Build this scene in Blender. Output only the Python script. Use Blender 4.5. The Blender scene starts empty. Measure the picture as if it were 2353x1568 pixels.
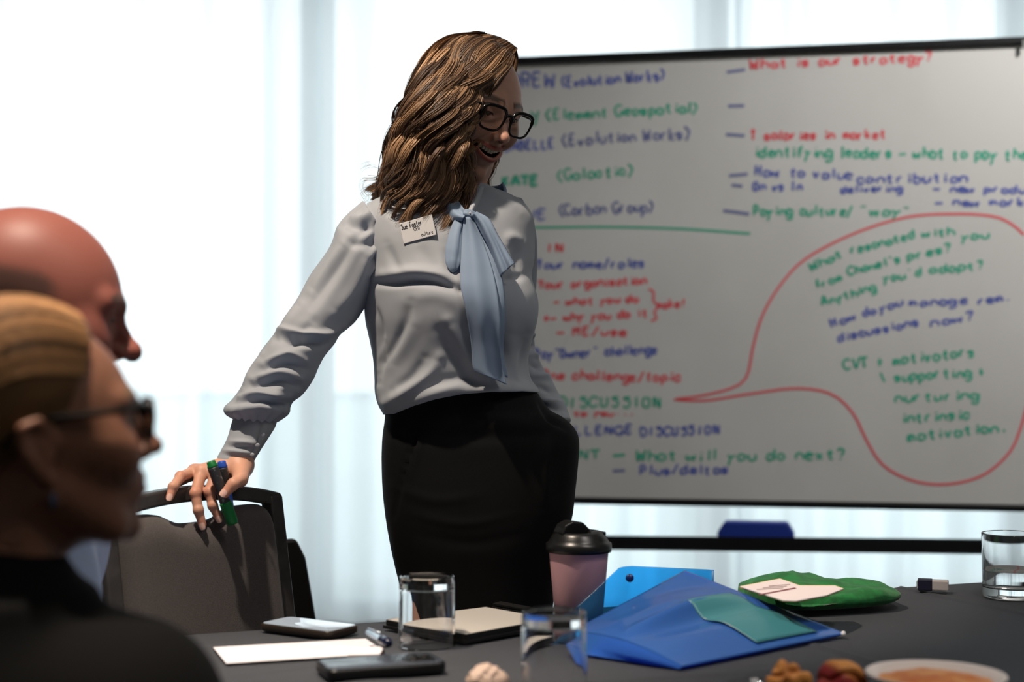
import bpy, math, random
import numpy as np
from mathutils import Vector, Matrix
random.seed(7)
rng = np.random.default_rng(7)
SC = bpy.context.scene
COL = SC.collection
# ------------------------------------------------------------------ camera
F = 3400.0                       # focal length in pixels of the 2353 x 1568 frame
CX, CY, CAMZ = 1176.5, 784.0, 1.12
PITCH = math.atan(61 / F)
cam_data = bpy.data.cameras.new('camera')
cam = bpy.data.objects.new('camera', cam_data)
COL.objects.link(cam)
cam.location = (0, 0, CAMZ)
cam.rotation_euler = (math.pi / 2 + PITCH, 0, 0)
cam_data.sensor_width = 36
cam_data.lens = F / 2353 * 36
cam_data.clip_start = 0.05
cam_data.dof.use_dof = True
cam_data.dof.focus_distance = 2.38
cam_data.dof.aperture_fstop = 2.5
SC.camera = cam
# ------------------------------------------------------------------ world, light, exposure
world = bpy.data.worlds.new('daylight')
SC.world = world
world.use_nodes = True
bg = world.node_tree.nodes['Background']
bg.inputs[0].default_value = (0.955, 0.985, 1.0, 1)
bg.inputs[1].default_value = 2.9
SC.view_settings.view_transform = 'Standard'
SC.view_settings.look = 'None'
SC.view_settings.exposure = 0.0
SC.view_settings.gamma = 1.0
SC.view_settings.use_curve_mapping = False
SC.cycles.max_bounces = 14
SC.cycles.transparent_max_bounces = 24
SC.cycles.transmission_bounces = 10
SC.cycles.sample_clamp_indirect = 6.0
SC.cycles.caustics_refractive = True


def spot(name, loc, target, power, angle, blend, color, radius):
    l = bpy.data.lights.new(name, 'SPOT')
    l.energy, l.spot_size, l.spot_blend, l.color, l.shadow_soft_size = power, math.radians(angle), blend, color, radius
    o = bpy.data.objects.new(name, l)
    COL.objects.link(o)
    o.location = loc
    o.rotation_euler = (Vector(target) - Vector(loc)).to_track_quat('-Z', 'Y').to_euler()
    return o


WARM = (1.0, 0.84, 0.68)
spot('ceiling_spotlight', (-0.66, 1.74, 2.9), (-0.26, 2.40, 1.15), 205, 46, 0.4, WARM, 0.035)
spot('ceiling_spotlight', (0.75, 1.3, 2.9), (0.55, 2.0, 0.75), 46, 54, 0.8, (1.0, 0.93, 0.87), 0.06)
spot('ceiling_spotlight', (1.9, 2.5, 2.9), (0.85, 3.85, 1.2), 160, 74, 0.9, (1.0, 0.97, 0.94), 0.08)
spot('ceiling_spotlight', (-0.52, 1.22, 2.9), (-0.48, 1.34, 1.1), 240, 46, 0.7, WARM, 0.05)

panel = bpy.data.lights.new('added_fill_light', 'AREA')  # unseen soft fill, added to brighten the standing woman's face from front right
panel.shape, panel.size, panel.size_y, panel.energy, panel.color = 'RECTANGLE', 0.6, 0.6, 9, (1.0, 0.93, 0.86)
fill_light_o = bpy.data.objects.new('added_fill_light', panel)
COL.objects.link(fill_light_o)
fill_light_o.location = (1.25, 0.95, 2.97)

# ------------------------------------------------------------------ projection helpers (pixel + depth -> metres)
def ray(px, py):
    u, v = (px - CX) / F, -(py - CY) / F
    c, s = math.cos(PITCH), math.sin(PITCH)
    return np.array([u, c - s * v, s + c * v])


def P(px, py, Y):
    d = ray(px, py)
    return d * (Y / d[1]) + np.array([0, 0, CAMZ])


TZ = 0.745                        # top of the tablecloth


def T(px, py, z=TZ):
    d = ray(px, py)
    return d * ((z - CAMZ) / d[2]) + np.array([0, 0, CAMZ])


def to_px(v):
    v = np.asarray(v, float)
    c, s = math.cos(PITCH), math.sin(PITCH)
    x, y, z = v[..., 0], v[..., 1], v[..., 2] - CAMZ
    dep = c * y + s * z
    up = -s * y + c * z
    return np.stack([CX + F * x / dep, CY - F * up / dep], -1)


# ------------------------------------------------------------------ object helpers
def tag(o, label=None, cat=None, group=None, kind=None):
    if label: o['label'] = label
    if cat: o['category'] = cat
    if group: o['group'] = group
    if kind: o['kind'] = kind
    return o


def wmat(o):
    if o.parent is None:
        return o.matrix_basis.copy()
    return wmat(o.parent) @ o.matrix_parent_inverse @ o.matrix_basis


def thing(name, label, cat, loc=(0, 0, 0), group=None, rotz=0.0):
    o = bpy.data.objects.new(name, None)
    COL.objects.link(o)
    o.location = loc
    o.rotation_euler = (0, 0, rotz)
    o.empty_display_size = 0.05
    return tag(o, label, cat, group)


def obj(name, verts, faces, mat, parent=None, smooth=True, local=False, attr=None, fmat=None, mods=None, sharp=None):
    me = bpy.data.meshes.new(name)
    verts = np.asarray(verts, float)
    me.from_pydata(verts.tolist(), [], faces if isinstance(faces, list) else faces.tolist())
    me.update()
    mats = mat if isinstance(mat, (list, tuple)) else [mat]
    for m in mats:
        me.materials.append(m)
    if fmat is not None:
        me.polygons.foreach_set('material_index', np.asarray(fmat, dtype=np.int32))
    if smooth:
        me.polygons.foreach_set('use_smooth', np.ones(len(me.polygons), dtype=bool))
    if sharp:
        me.set_sharp_from_angle(angle=sharp)
    if attr is not None:
        a = me.color_attributes.new('tint', 'FLOAT_COLOR', 'POINT')
        c = np.ones((len(verts), 4), dtype=np.float32)
        c[:, :attr.shape[1]] = attr
        a.data.foreach_set('color', c.ravel())
    o = bpy.data.objects.new(name, me)
    COL.objects.link(o)
    if parent is not None:
        o.parent = parent
        if not local:
            o.matrix_parent_inverse = wmat(parent).inverted()
    for m in mods or []:
        md = o.modifiers.new(m[0].lower(), m[0])
        for k, v in m[1].items():
            setattr(md, k, v)
    return o


def copy_tree(o, parent=None):
    c = o.copy()
    COL.objects.link(c)
    if parent is not None:
        c.parent = parent
    for ch in list(o.children):
        copy_tree(ch, c)
    return c


class MB:
    """collects verts and faces of one mesh"""
    def __init__(self):
        self.v, self.f, self.m, self.n = [], [], [], 0

    def add(self, v, f, mi=0):
        v = np.asarray(v, float)
        self.v.append(v)
        self.f += [[i + self.n for i in q] for q in f]
        self.m += [mi] * len(f)
        self.n += len(v)
        return self

    def build(self, name, mat, parent=None, **k):
        return obj(name, np.concatenate(self.v), self.f, mat, parent, fmat=self.m, **k)


def box(c, s, R=None):
    c, s = np.asarray(c, float), np.asarray(s, float) / 2
    v = np.array([[x, y, z] for x in (-1, 1) for y in (-1, 1) for z in (-1, 1)], float) * s
    if R is not None:
        v = v @ np.asarray(R, float).T
    return v + c, [[0, 1, 3, 2], [4, 6, 7, 5], [0, 4, 5, 1], [2, 3, 7, 6], [0, 2, 6, 4], [1, 5, 7, 3]]


def rz(a):
    return np.array([[math.cos(a), -math.sin(a), 0], [math.sin(a), math.cos(a), 0], [0, 0, 1]])


def rx(a):
    return np.array([[1, 0, 0], [0, math.cos(a), -math.sin(a)], [0, math.sin(a), math.cos(a)]])


def ry(a):
    return np.array([[math.cos(a), 0, math.sin(a)], [0, 1, 0], [-math.sin(a), 0, math.cos(a)]])


BEV = lambda w, n=3: ('BEVEL', dict(width=w, segments=n, limit_method='ANGLE', angle_limit=0.6))


def signed_volume(v, q):
    p = v - v.mean(0)
    a, b, c, d = (p[q[:, i]] for i in range(4))
    return float((a * np.cross(b, c)).sum() + (a * np.cross(c, d)).sum())


def lathe(profile, n=48, c=(0, 0, 0)):
    pr = np.asarray(profile, float)
    a = np.linspace(0, 2 * math.pi, n, endpoint=False)
    v = np.stack([np.outer(pr[:, 0], np.cos(a)), np.outer(pr[:, 0], np.sin(a)), np.repeat(pr[:, 1:2], n, 1)], -1).reshape(-1, 3) + np.asarray(c, float)
    f = []
    for i in range(len(pr) - 1):
        for j in range(n):
            k = (j + 1) % n
            f.append([i * n + j, i * n + k, (i + 1) * n + k, (i + 1) * n + j])
    if signed_volume(v, np.array(f)) < 0:
        f = [q[::-1] for q in f]
    return v, f


def loft(rings, cap=True):
    rings = np.asarray(rings, float)
    m, n = rings.shape[:2]
    v = rings.reshape(-1, 3)
    f = []
    for i in range(m - 1):
        for j in range(n):
            k = (j + 1) % n
            f.append([i * n + j, i * n + k, (i + 1) * n + k, (i + 1) * n + j])
    flip = signed_volume(v, np.array(f)) < 0
    if cap:
        f.append(list(range(n))[::-1])
        f.append([(m - 1) * n + j for j in range(n)])
    if flip:
        f = [q[::-1] for q in f]
    return v, f


def cr(pts, n):
    """Catmull-Rom resample of a polyline (any dimension) to n points"""
    p = np.asarray(pts, float)
    if len(p) < 3:
        t = np.linspace(0, 1, n)[:, None]
        return p[0] * (1 - t) + p[-1] * t
    seg = np.maximum(np.linalg.norm(np.diff(p[:, :min(3, p.shape[1])], axis=0), axis=1), 1e-9)
    kn = np.concatenate([[0], np.cumsum(seg)])
    kn /= kn[-1]
    q = np.vstack([2 * p[0] - p[1], p, 2 * p[-1] - p[-2]])
    t = np.linspace(0, 1, n)
    i = np.clip(np.searchsorted(kn, t, side='right') - 1, 0, len(p) - 2)
    u = ((t - kn[i]) / np.maximum(kn[i + 1] - kn[i], 1e-12))[:, None]
    a, b, c, d = q[i], q[i + 1], q[i + 2], q[i + 3]
    return 0.5 * (2 * b + (c - a) * u + (2 * a - 5 * b + 4 * c - d) * u ** 2 + (3 * b - a - 3 * c + d) * u ** 3)


def frames(path):
    p = np.asarray(path, float)
    t = np.gradient(p, axis=0)
    t /= np.maximum(np.linalg.norm(t, axis=1, keepdims=True), 1e-12)
    up = np.array([0, 0, 1.0]) if abs(t[0][2]) < 0.9 else np.array([0, 1.0, 0])
    n = np.cross(t[0], up); n /= np.linalg.norm(n)
    N = []
    for i in range(len(p)):
        n = n - t[i] * np.dot(n, t[i])
        n /= max(np.linalg.norm(n), 1e-12)
        N.append(n)
    N = np.array(N)
    return t, N, np.cross(t, N)


def tube(path, r, n=10, cap=True):
    t, N, B = frames(path)
    r = np.broadcast_to(np.asarray(r, float), (len(path),))
    a = np.linspace(0, 2 * math.pi, n, endpoint=False)
    rings = np.asarray(path)[:, None, :] + r[:, None, None] * (np.cos(a)[None, :, None] * N[:, None, :] + np.sin(a)[None, :, None] * B[:, None, :])
    return loft(rings, cap)


def grid_faces(m, n):
    i, j = np.meshgrid(np.arange(m - 1), np.arange(n - 1), indexing='ij')
    a = (i * n + j).ravel()
    return np.stack([a, a + 1, a + n + 1, a + n], 1).tolist()


def noise3(p, freq, seed=0, octaves=2):
    """cheap smooth pseudo noise from summed sines, range about -1..1"""
    r = np.random.default_rng(seed)
    out = 0
    for o in range(octaves):
        for k in range(4):
            d = r.normal(size=3); d /= np.linalg.norm(d)
            out = out + np.sin((p @ d) * freq * (2 ** o) * r.uniform(.7, 1.4) + r.uniform(0, 6.28)) / (4 * 2 ** o) * 1.6
    return out


def vnormals(v, f):
    n = np.zeros_like(v)
    q = np.array([x if len(x) == 4 else list(x[:3]) + [x[2]] for x in f if len(x) in (3, 4)])
    a = np.cross(v[q[:, 2]] - v[q[:, 0]], v[q[:, 3]] - v[q[:, 1]])
    for k in range(4):
        np.add.at(n, q[:, k], a)
    return n / np.maximum(np.linalg.norm(n, axis=1, keepdims=True), 1e-12)


# ------------------------------------------------------------------ materials
def srgb(r, g, b):
    return tuple(((c / 255) / 12.92 if c / 255 <= 0.04045 else ((c / 255 + 0.055) / 1.055) ** 2.4) for c in (r, g, b))


def material(name, color, rough=0.5, metal=0.0, spec=0.5, noise=None, bump=None, attr=False, emit=None, trans=0.0, ior=1.45, sheen=0.0, sss=0.0, transl=0.0, tcol=None):
    m = bpy.data.materials.new(name)
    m.use_nodes = True
    nt = m.node_tree
    b = nt.nodes['Principled BSDF']
    N = lambda t: nt.nodes.new(t)
    b.inputs['Base Color'].default_value = (*color, 1)
    b.inputs['Roughness'].default_value = rough
    b.inputs['Metallic'].default_value = metal
    b.inputs['Specular IOR Level'].default_value = spec
    b.inputs['IOR'].default_value = ior
    b.inputs['Transmission Weight'].default_value = trans
    b.inputs['Sheen Weight'].default_value = sheen
    if sss:
        b.inputs['Subsurface Weight'].default_value = sss
        b.inputs['Subsurface Radius'].default_value = (0.012, 0.005, 0.003)
        b.inputs['Subsurface Scale'].default_value = 0.6
    tc = N('ShaderNodeTexCoord')
    src = None
    if attr:
        a = N('ShaderNodeAttribute'); a.attribute_name = 'tint'
        src = a.outputs['Color']
        nt.links.new(src, b.inputs['Base Color'])
    if noise:                    # (scale, other colour, lo, hi)
        n = N('ShaderNodeTexNoise'); n.inputs['Scale'].default_value = noise[0]; n.inputs['Detail'].default_value = 4
        nt.links.new(tc.outputs['Object'], n.inputs['Vector'])
        mr = N('ShaderNodeMapRange'); mr.inputs[1].default_value, mr.inputs[2].default_value = noise[2], noise[3]
        nt.links.new(n.outputs['Fac'], mr.inputs[0])
        mx = N('ShaderNodeMix'); mx.data_type = 'RGBA'
        mx.inputs[6].default_value = (*color, 1); mx.inputs[7].default_value = (*noise[1], 1)
        if src: nt.links.new(src, mx.inputs[6])
        nt.links.new(mr.outputs[0], mx.inputs[0])
        nt.links.new(mx.outputs[2], b.inputs['Base Color'])
    if bump:                     # (scale, strength, distance)
        n = N('ShaderNodeTexNoise'); n.inputs['Scale'].default_value = bump[0]; n.inputs['Detail'].default_value = 5
        nt.links.new(tc.outputs['Object'], n.inputs['Vector'])
        bp = N('ShaderNodeBump'); bp.inputs['Strength'].default_value = bump[1]; bp.inputs['Distance'].default_value = bump[2]
        nt.links.new(n.outputs['Fac'], bp.inputs['Height'])
        nt.links.new(bp.outputs[0], b.inputs['Normal'])
    if emit:
        b.inputs['Emission Color'].default_value = (*emit[0], 1)
        b.inputs['Emission Strength'].default_value = emit[1]
    if transl:
        tr = N('ShaderNodeBsdfTranslucent')
        tr.inputs['Color'].default_value = (*(tcol or color), 1)
        mx = N('ShaderNodeMixShader'); mx.inputs[0].default_value = transl
        nt.links.new(b.outputs[0], mx.inputs[1]); nt.links.new(tr.outputs[0], mx.inputs[2])
        nt.links.new(mx.outputs[0], nt.nodes['Material Output'].inputs[0])
    return m


def film_material(name, color, gloss=0.12, rough=0.08, milk=0.0):
    """thin tinted plastic sheet: coloured see-through, a milky share, and a glossy skin"""
    m = bpy.data.materials.new(name)
    m.use_nodes = True
    nt = m.node_tree
    nt.nodes.remove(nt.nodes['Principled BSDF'])
    N = lambda t: nt.nodes.new(t)
    t = N('ShaderNodeBsdfTransparent'); t.inputs[0].default_value = (*color, 1)
    df = N('ShaderNodeBsdfDiffuse'); df.inputs[0].default_value = (*[c ** .8 for c in color], 1)
    tl = N('ShaderNodeBsdfTranslucent'); tl.inputs[0].default_value = (*color, 1)
    a = N('ShaderNodeMixShader'); a.inputs[0].default_value = 0.5
    nt.links.new(df.outputs[0], a.inputs[1]); nt.links.new(tl.outputs[0], a.inputs[2])
    b = N('ShaderNodeMixShader'); b.inputs[0].default_value = milk
    nt.links.new(t.outputs[0], b.inputs[1]); nt.links.new(a.outputs[0], b.inputs[2])
    g = N('ShaderNodeBsdfGlossy'); g.inputs['Roughness'].default_value = rough
    lw = N('ShaderNodeLayerWeight'); lw.inputs[0].default_value = gloss
    c = N('ShaderNodeMixShader')
    nt.links.new(lw.outputs['Fresnel'], c.inputs[0])
    nt.links.new(b.outputs[0], c.inputs[1]); nt.links.new(g.outputs[0], c.inputs[2])
    nt.links.new(c.outputs[0], nt.nodes['Material Output'].inputs[0])
    return m


# ------------------------------------------------------------------ signed-distance modelling
def sph(p, c, r):
    return np.linalg.norm(p - np.asarray(c, np.float32), axis=1) - r


def ell(p, c, r):
    q = p - np.asarray(c, np.float32)
    r = np.asarray(r, np.float32)
    k0 = np.linalg.norm(q / r, axis=1)
    k1 = np.linalg.norm(q / (r * r), axis=1)
    return k0 * (k0 - 1) / np.maximum(k1, 1e-9)


def cap(p, a, b, r0, r1=None):
    a, b = np.asarray(a, np.float32), np.asarray(b, np.float32)
    r1 = r0 if r1 is None else r1
    ba = b - a
    h = np.clip(((p - a) @ ba) / max(float(ba @ ba), 1e-12), 0, 1)
    return np.linalg.norm(p - a - h[:, None] * ba, axis=1) - (r0 + (r1 - r0) * h)


def chain(p, pts, rs, k=0.0):
    d = None
    for i in range(len(pts) - 1):
        e = cap(p, pts[i], pts[i + 1], rs[i], rs[i + 1])
        d = e if d is None else (smin(d, e, k) if k else np.minimum(d, e))
    return d


def smin(a, b, k):
    h = np.maximum(k - np.abs(a - b), 0) / k
    return np.minimum(a, b) - h * h * k * 0.25


def smax(a, b, k):
    return -smin(-a, -b, k)


def sdf_mesh(fn, lo, hi, h):
    """surface nets over the zero set of fn, evaluated only in blocks near the surface"""
    lo, hi = np.asarray(lo, float), np.asarray(hi, float)
    B = 8
    nb = np.maximum(np.ceil((hi - lo) / (h * B)).astype(int), 1)
    n = nb * B
    gi = np.stack(np.meshgrid(*[np.arange(k) for k in nb], indexing='ij'), -1).reshape(-1, 3)
    cd = fn((lo + (gi + 0.5) * B * h).astype(np.float32))
    near = np.abs(cd) < B * h * 1.5
    vals = np.repeat(np.repeat(np.repeat(cd.reshape(nb).astype(np.float32), B, 0), B, 1), B, 2)
    off = np.stack(np.meshgrid(*[np.arange(B)] * 3, indexing='ij'), -1).reshape(-1, 3)
    ids = (gi[near][:, None, :] * B + off[None]).reshape(-1, 3)
    for s in range(0, len(ids), 400000):
        q = ids[s:s + 400000]
        vals[q[:, 0], q[:, 1], q[:, 2]] = fn((lo + (q + 0.5) * h).astype(np.float32))
    ins = vals < 0
    cnt = np.zeros(tuple(n - 1), np.int8)
    corners = [(a, b, c) for a in (0, 1) for b in (0, 1) for c in (0, 1)]
    for a, b, c in corners:
        cnt += ins[a:n[0] - 1 + a, b:n[1] - 1 + b, c:n[2] - 1 + c]
    act = np.argwhere((cnt > 0) & (cnt < 8))
    idx = -np.ones(tuple(n - 1), np.int64)
    idx[tuple(act.T)] = np.arange(len(act))
    cv = np.stack([vals[act[:, 0] + a, act[:, 1] + b, act[:, 2] + c] for a, b, c in corners], 1)
    acc = np.zeros((len(act), 3)); num = np.zeros(len(act))
    for i in range(8):
        for j in range(i + 1, 8):
            ci, cj = np.array(corners[i]), np.array(corners[j])
            if np.abs(ci - cj).sum() != 1:
                continue
            a, b = cv[:, i], cv[:, j]
            m = (a < 0) != (b < 0)
            t = np.where(m, a / np.where(m, a - b, 1), 0)
            acc += np.where(m[:, None], ci + t[:, None] * (cj - ci), 0)
            num += m
    verts = lo + (act + acc / np.maximum(num, 1)[:, None] + 0.5) * h
    faces = []
    for ax in range(3):
        sl0 = [slice(None)] * 3; sl1 = [slice(None)] * 3
        sl0[ax] = slice(0, -1); sl1[ax] = slice(1, None)
        e = ins[tuple(sl0)] != ins[tuple(sl1)]
        q = np.argwhere(e)
        u, w = (ax + 1) % 3, (ax + 2) % 3
        ok = (q[:, u] >= 1) & (q[:, w] >= 1) & (q[:, u] < n[u] - 1) & (q[:, w] < n[w] - 1)
        q = q[ok]
        s = ins[tuple(q.T)]
        du, dw = np.zeros(3, int), np.zeros(3, int)
        du[u], dw[w] = 1, 1
        i0, i1, i2, i3 = [idx[tuple(x.T)] for x in (q - du - dw, q - dw, q, q - du)]
        fq = np.stack([i0, i1, i2, i3], 1)
        fq[~s] = fq[~s][:, ::-1]
        faces.append(fq[(fq >= 0).all(1)])
    return verts, np.concatenate(faces).tolist()
# ------------------------------------------------------------------ the room
M_wall = material('wall_paint', (0.55, 0.54, 0.52), 0.8, noise=(3, (0.5, 0.49, 0.47), .4, .7))
M_ceil = material('ceiling_paint', (0.75, 0.74, 0.72), 0.9)
M_carpet = material('carpet', srgb(58, 56, 56), 0.95, noise=(60, srgb(40, 39, 40), .35, .65), bump=(220, .5, .004))
M_alu = material('window_aluminium', srgb(214, 230, 246), 0.4, metal=0.0)
M_pane = film_material('window_glass', (0.97, 0.99, 0.99), 0.03, 0.02)
M_terrace = material('terrace_concrete', (0.66, 0.69, 0.69), 0.8, noise=(4, (0.6, 0.63, 0.63), .4, .6))
RX0, RX1, RY0, RY1, RH = -3.6, 3.6, -1.6, 6.7, 3.0


def struct(name, v, f, m, **k):
    return tag(obj(name, v, f, m, smooth=False, **k), kind='structure')


struct('floor', *box(((RX0 + RX1) / 2, (RY0 + RY1) / 2, -0.05), (RX1 - RX0, RY1 - RY0, 0.1)), M_carpet)
struct('ceiling', *box(((RX0 + RX1) / 2, (RY0 + RY1) / 2, RH + 0.05), (RX1 - RX0, RY1 - RY0, 0.1)), M_ceil)
struct('wall_left', *box((RX0 - .06, (RY0 + RY1) / 2, RH / 2), (.12, RY1 - RY0, RH)), M_wall)
struct('wall_right', *box((RX1 + .06, (RY0 + RY1) / 2, RH / 2), (.12, RY1 - RY0, RH)), M_wall)
struct('wall_front', *box(((RX0 + RX1) / 2, RY0 - .06, RH / 2), (RX1 - RX0, .12, RH)), M_wall)
# glazed back wall: five windows between floor and ceiling, each a frame with its pane
xs = [RX0, -2.65, -0.875, 0.90, 2.27, RX1]
for k in range(5):
    x0, x1 = xs[k], xs[k + 1]
    mb = MB()
    for x in (x0, x1):
        mb.add(*box((x, RY1 - .05, RH / 2), (.14, .12, RH)))
    for z in (.04, RH - .04):
        mb.add(*box(((x0 + x1) / 2, RY1 - .05, z), (x1 - x0 - .14, .12, .08)))
    w = tag(mb.build('window_%d' % (k + 1), M_alu, smooth=False), kind='structure')
    obj('pane', *box(((x0 + x1) / 2, RY1 - .03, RH / 2), (x1 - x0 - .14, .012, RH - .16)), M_pane, w, smooth=False)
# terrace beyond the glass with a pale balustrade
struct('terrace_ground', *box((0, 12, -.12), (26, 10.4, .1)), M_terrace)
M_frost = film_material('frosted_balustrade', (0.93, 0.99, 0.99), 0.03, 0.2, 0.6)
bal = thing('balustrade', 'frosted pale glass balustrade on the terrace outside the windows', 'balustrade', (0, 8.3, -.07))
for k in range(8):
    x = -6.3 + k * 1.8
    obj('glass_panel', *box((x, 8.3, .46), (1.79, .015, .96)), M_frost, bal, smooth=False)
obj('rail', *box((0, 8.3, .96), (14.4, .05, .04)), material('pale_rail', srgb(226, 236, 240), .5), bal, smooth=False)

# sheer curtains: translucent cloth in soft folds, in front of the glass
m = bpy.data.materials.new('sheer_voile'); m.use_nodes = True
nt = m.node_tree; nt.nodes.remove(nt.nodes['Principled BSDF'])
tr = nt.nodes.new('ShaderNodeBsdfTransparent'); tl = nt.nodes.new('ShaderNodeBsdfTranslucent'); df = nt.nodes.new('ShaderNodeBsdfDiffuse')
tr.inputs[0].default_value = (.98, 1, 1, 1)
tl.inputs[0].default_value = (.91, .955, .985, 1); df.inputs[0].default_value = (.85, .88, .88, 1)
a = nt.nodes.new('ShaderNodeMixShader'); a.inputs[0].default_value = .62
b = nt.nodes.new('ShaderNodeMixShader')
wv = nt.nodes.new('ShaderNodeTexNoise'); wv.inputs['Scale'].default_value = 1.0
tc = nt.nodes.new('ShaderNodeTexCoord'); mp = nt.nodes.new('ShaderNodeMapping'); mp.inputs['Scale'].default_value = (9, 9, .05)
nt.links.new(tc.outputs['Object'], mp.inputs[0]); nt.links.new(mp.outputs[0], wv.inputs['Vector'])
mr = nt.nodes.new('ShaderNodeMapRange'); mr.inputs[1].default_value = .3; mr.inputs[2].default_value = .7; mr.inputs[3].default_value = .84; mr.inputs[4].default_value = .91
nt.links.new(wv.outputs['Fac'], mr.inputs[0]); nt.links.new(mr.outputs[0], b.inputs[0])
nt.links.new(df.outputs[0], a.inputs[1]); nt.links.new(tl.outputs[0], a.inputs[2])
nt.links.new(tr.outputs[0], b.inputs[1]); nt.links.new(a.outputs[0], b.inputs[2])
nt.links.new(b.outputs[0], nt.nodes['Material Output'].inputs[0])
M_voile = m


def curtain(x0, x1, label, seed):
    n = int((x1 - x0) / .018)
    x = np.linspace(x0, x1, n)
    r = np.random.default_rng(seed)
    y = 6.35 + (.05 if seed == 5 else 0) + .035 * np.sin(x * 21 + 1.2 * np.sin(x * 3.1 + seed)) + .012 * np.sin(x * 47 + seed)
    zs = np.linspace(.02, RH - .03, 8)
    v = np.stack([np.tile(x, 8), np.tile(y, 8), np.repeat(zs, n)], -1)
    c = tag(obj('sheer_curtain', v, grid_faces(8, n), M_voile), label, 'curtain')
    return c


curtain(RX0 + .03, -.82, 'white sheer curtain behind the seated man and the chairs', 3)
curtain(-.86, 1.0, 'white sheer curtain directly behind the standing woman', 5)
curtain(.96, RX1 - .03, 'white sheer curtain over the window behind the whiteboard', 8)

# ------------------------------------------------------------------ whiteboard on a wheeled stand
BD = np.array([1.146, -.22, 0]); BD /= np.linalg.norm(BD)
BN = np.array([BD[1], -BD[0], 0])              # towards the camera
B0 = np.array([.144, 3.95, 0])
yaw = math.atan2(BD[1], BD[0])
RB = rz(yaw)


def bp(s, z, out=0.0):                          # point on the board plane
    return B0 + BD * s + BN * out + np.array([0, 0, z])


SL, SR, ZB, ZT = -.24, 1.62, .757, 1.957
M_black = material('black_coated_metal', srgb(22, 23, 25), .35)
M_board = material('white_enamel', (.70, .69, .665), .32, noise=(2.2, (.61, .60, .575), .42, .75), spec=.35)
wb = thing('whiteboard', 'large white marker board in black frame covered in handwriting', 'whiteboard', bp((SL + SR) / 2, 0))
obj('writing_surface', *box(bp((SL + SR) / 2, (ZB + ZT) / 2, -.012), (SR - SL - .02, .016, ZT - ZB - .02), RB), M_board, wb, smooth=False)
for z, h in ((ZT - .0095, .019), (ZB + .009, .018)):
    obj('frame_rail', *box(bp((SL + SR) / 2, z, -.008), (SR - SL, .034, h), RB), M_black, wb, smooth=False, mods=[BEV(.004, 2)])
for s in (SL + .01, SR - .01):
    obj('frame_stile', *box(bp(s, (ZB + ZT) / 2, -.008), (.02, .034, ZT - ZB - .05), RB), M_black, wb, smooth=False, mods=[BEV(.004, 2)])
obj('frame_clip', *box(bp(1.17, ZT - .022, .012), (.006, .008, .022), RB), material('steel_clip', (.5, .5, .5), .3, 1), wb, smooth=False)
mb = MB()                                       # pen ledge: a bar with a raised lip
mb.add(*box(bp((SL + SR) / 2, .662, .035), (SR - SL, .085, .028), RB)).add(*box(bp((SL + SR) / 2, .675, .074), (SR - SL, .008, .02), RB))
lv = np.concatenate(mb.v)                       # the ledge hangs a little out of level
lv[:, 2] += .0115 * ((lv - B0) @ BD - .27)
obj('pen_ledge', lv, mb.f, M_black, wb, smooth=False)
for s in (SL + .04, SR - .04):
    obj('post', *box(bp(s, .92, -.05), (.04, .035, 1.76), RB), M_black, wb, smooth=False, mods=[BEV(.006, 2)])
    ft = obj('foot_beam', *box(bp(s, .075, -.05), (.05, .56, .04), RB), M_black, wb, smooth=False, mods=[BEV(.006, 2)])
    for q in (-.24, .24):
        c = bp(s, .0275, -.05 + q)
        obj('caster', *tube(np.array([c - BD * .012, c + BD * .012]), .0275, 16), M_black, ft)
obj('cross_bar', *box(bp((SL + SR) / 2, .12, -.05), (SR - SL - .1, .03, .03), RB), M_black, wb, smooth=False)

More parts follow.
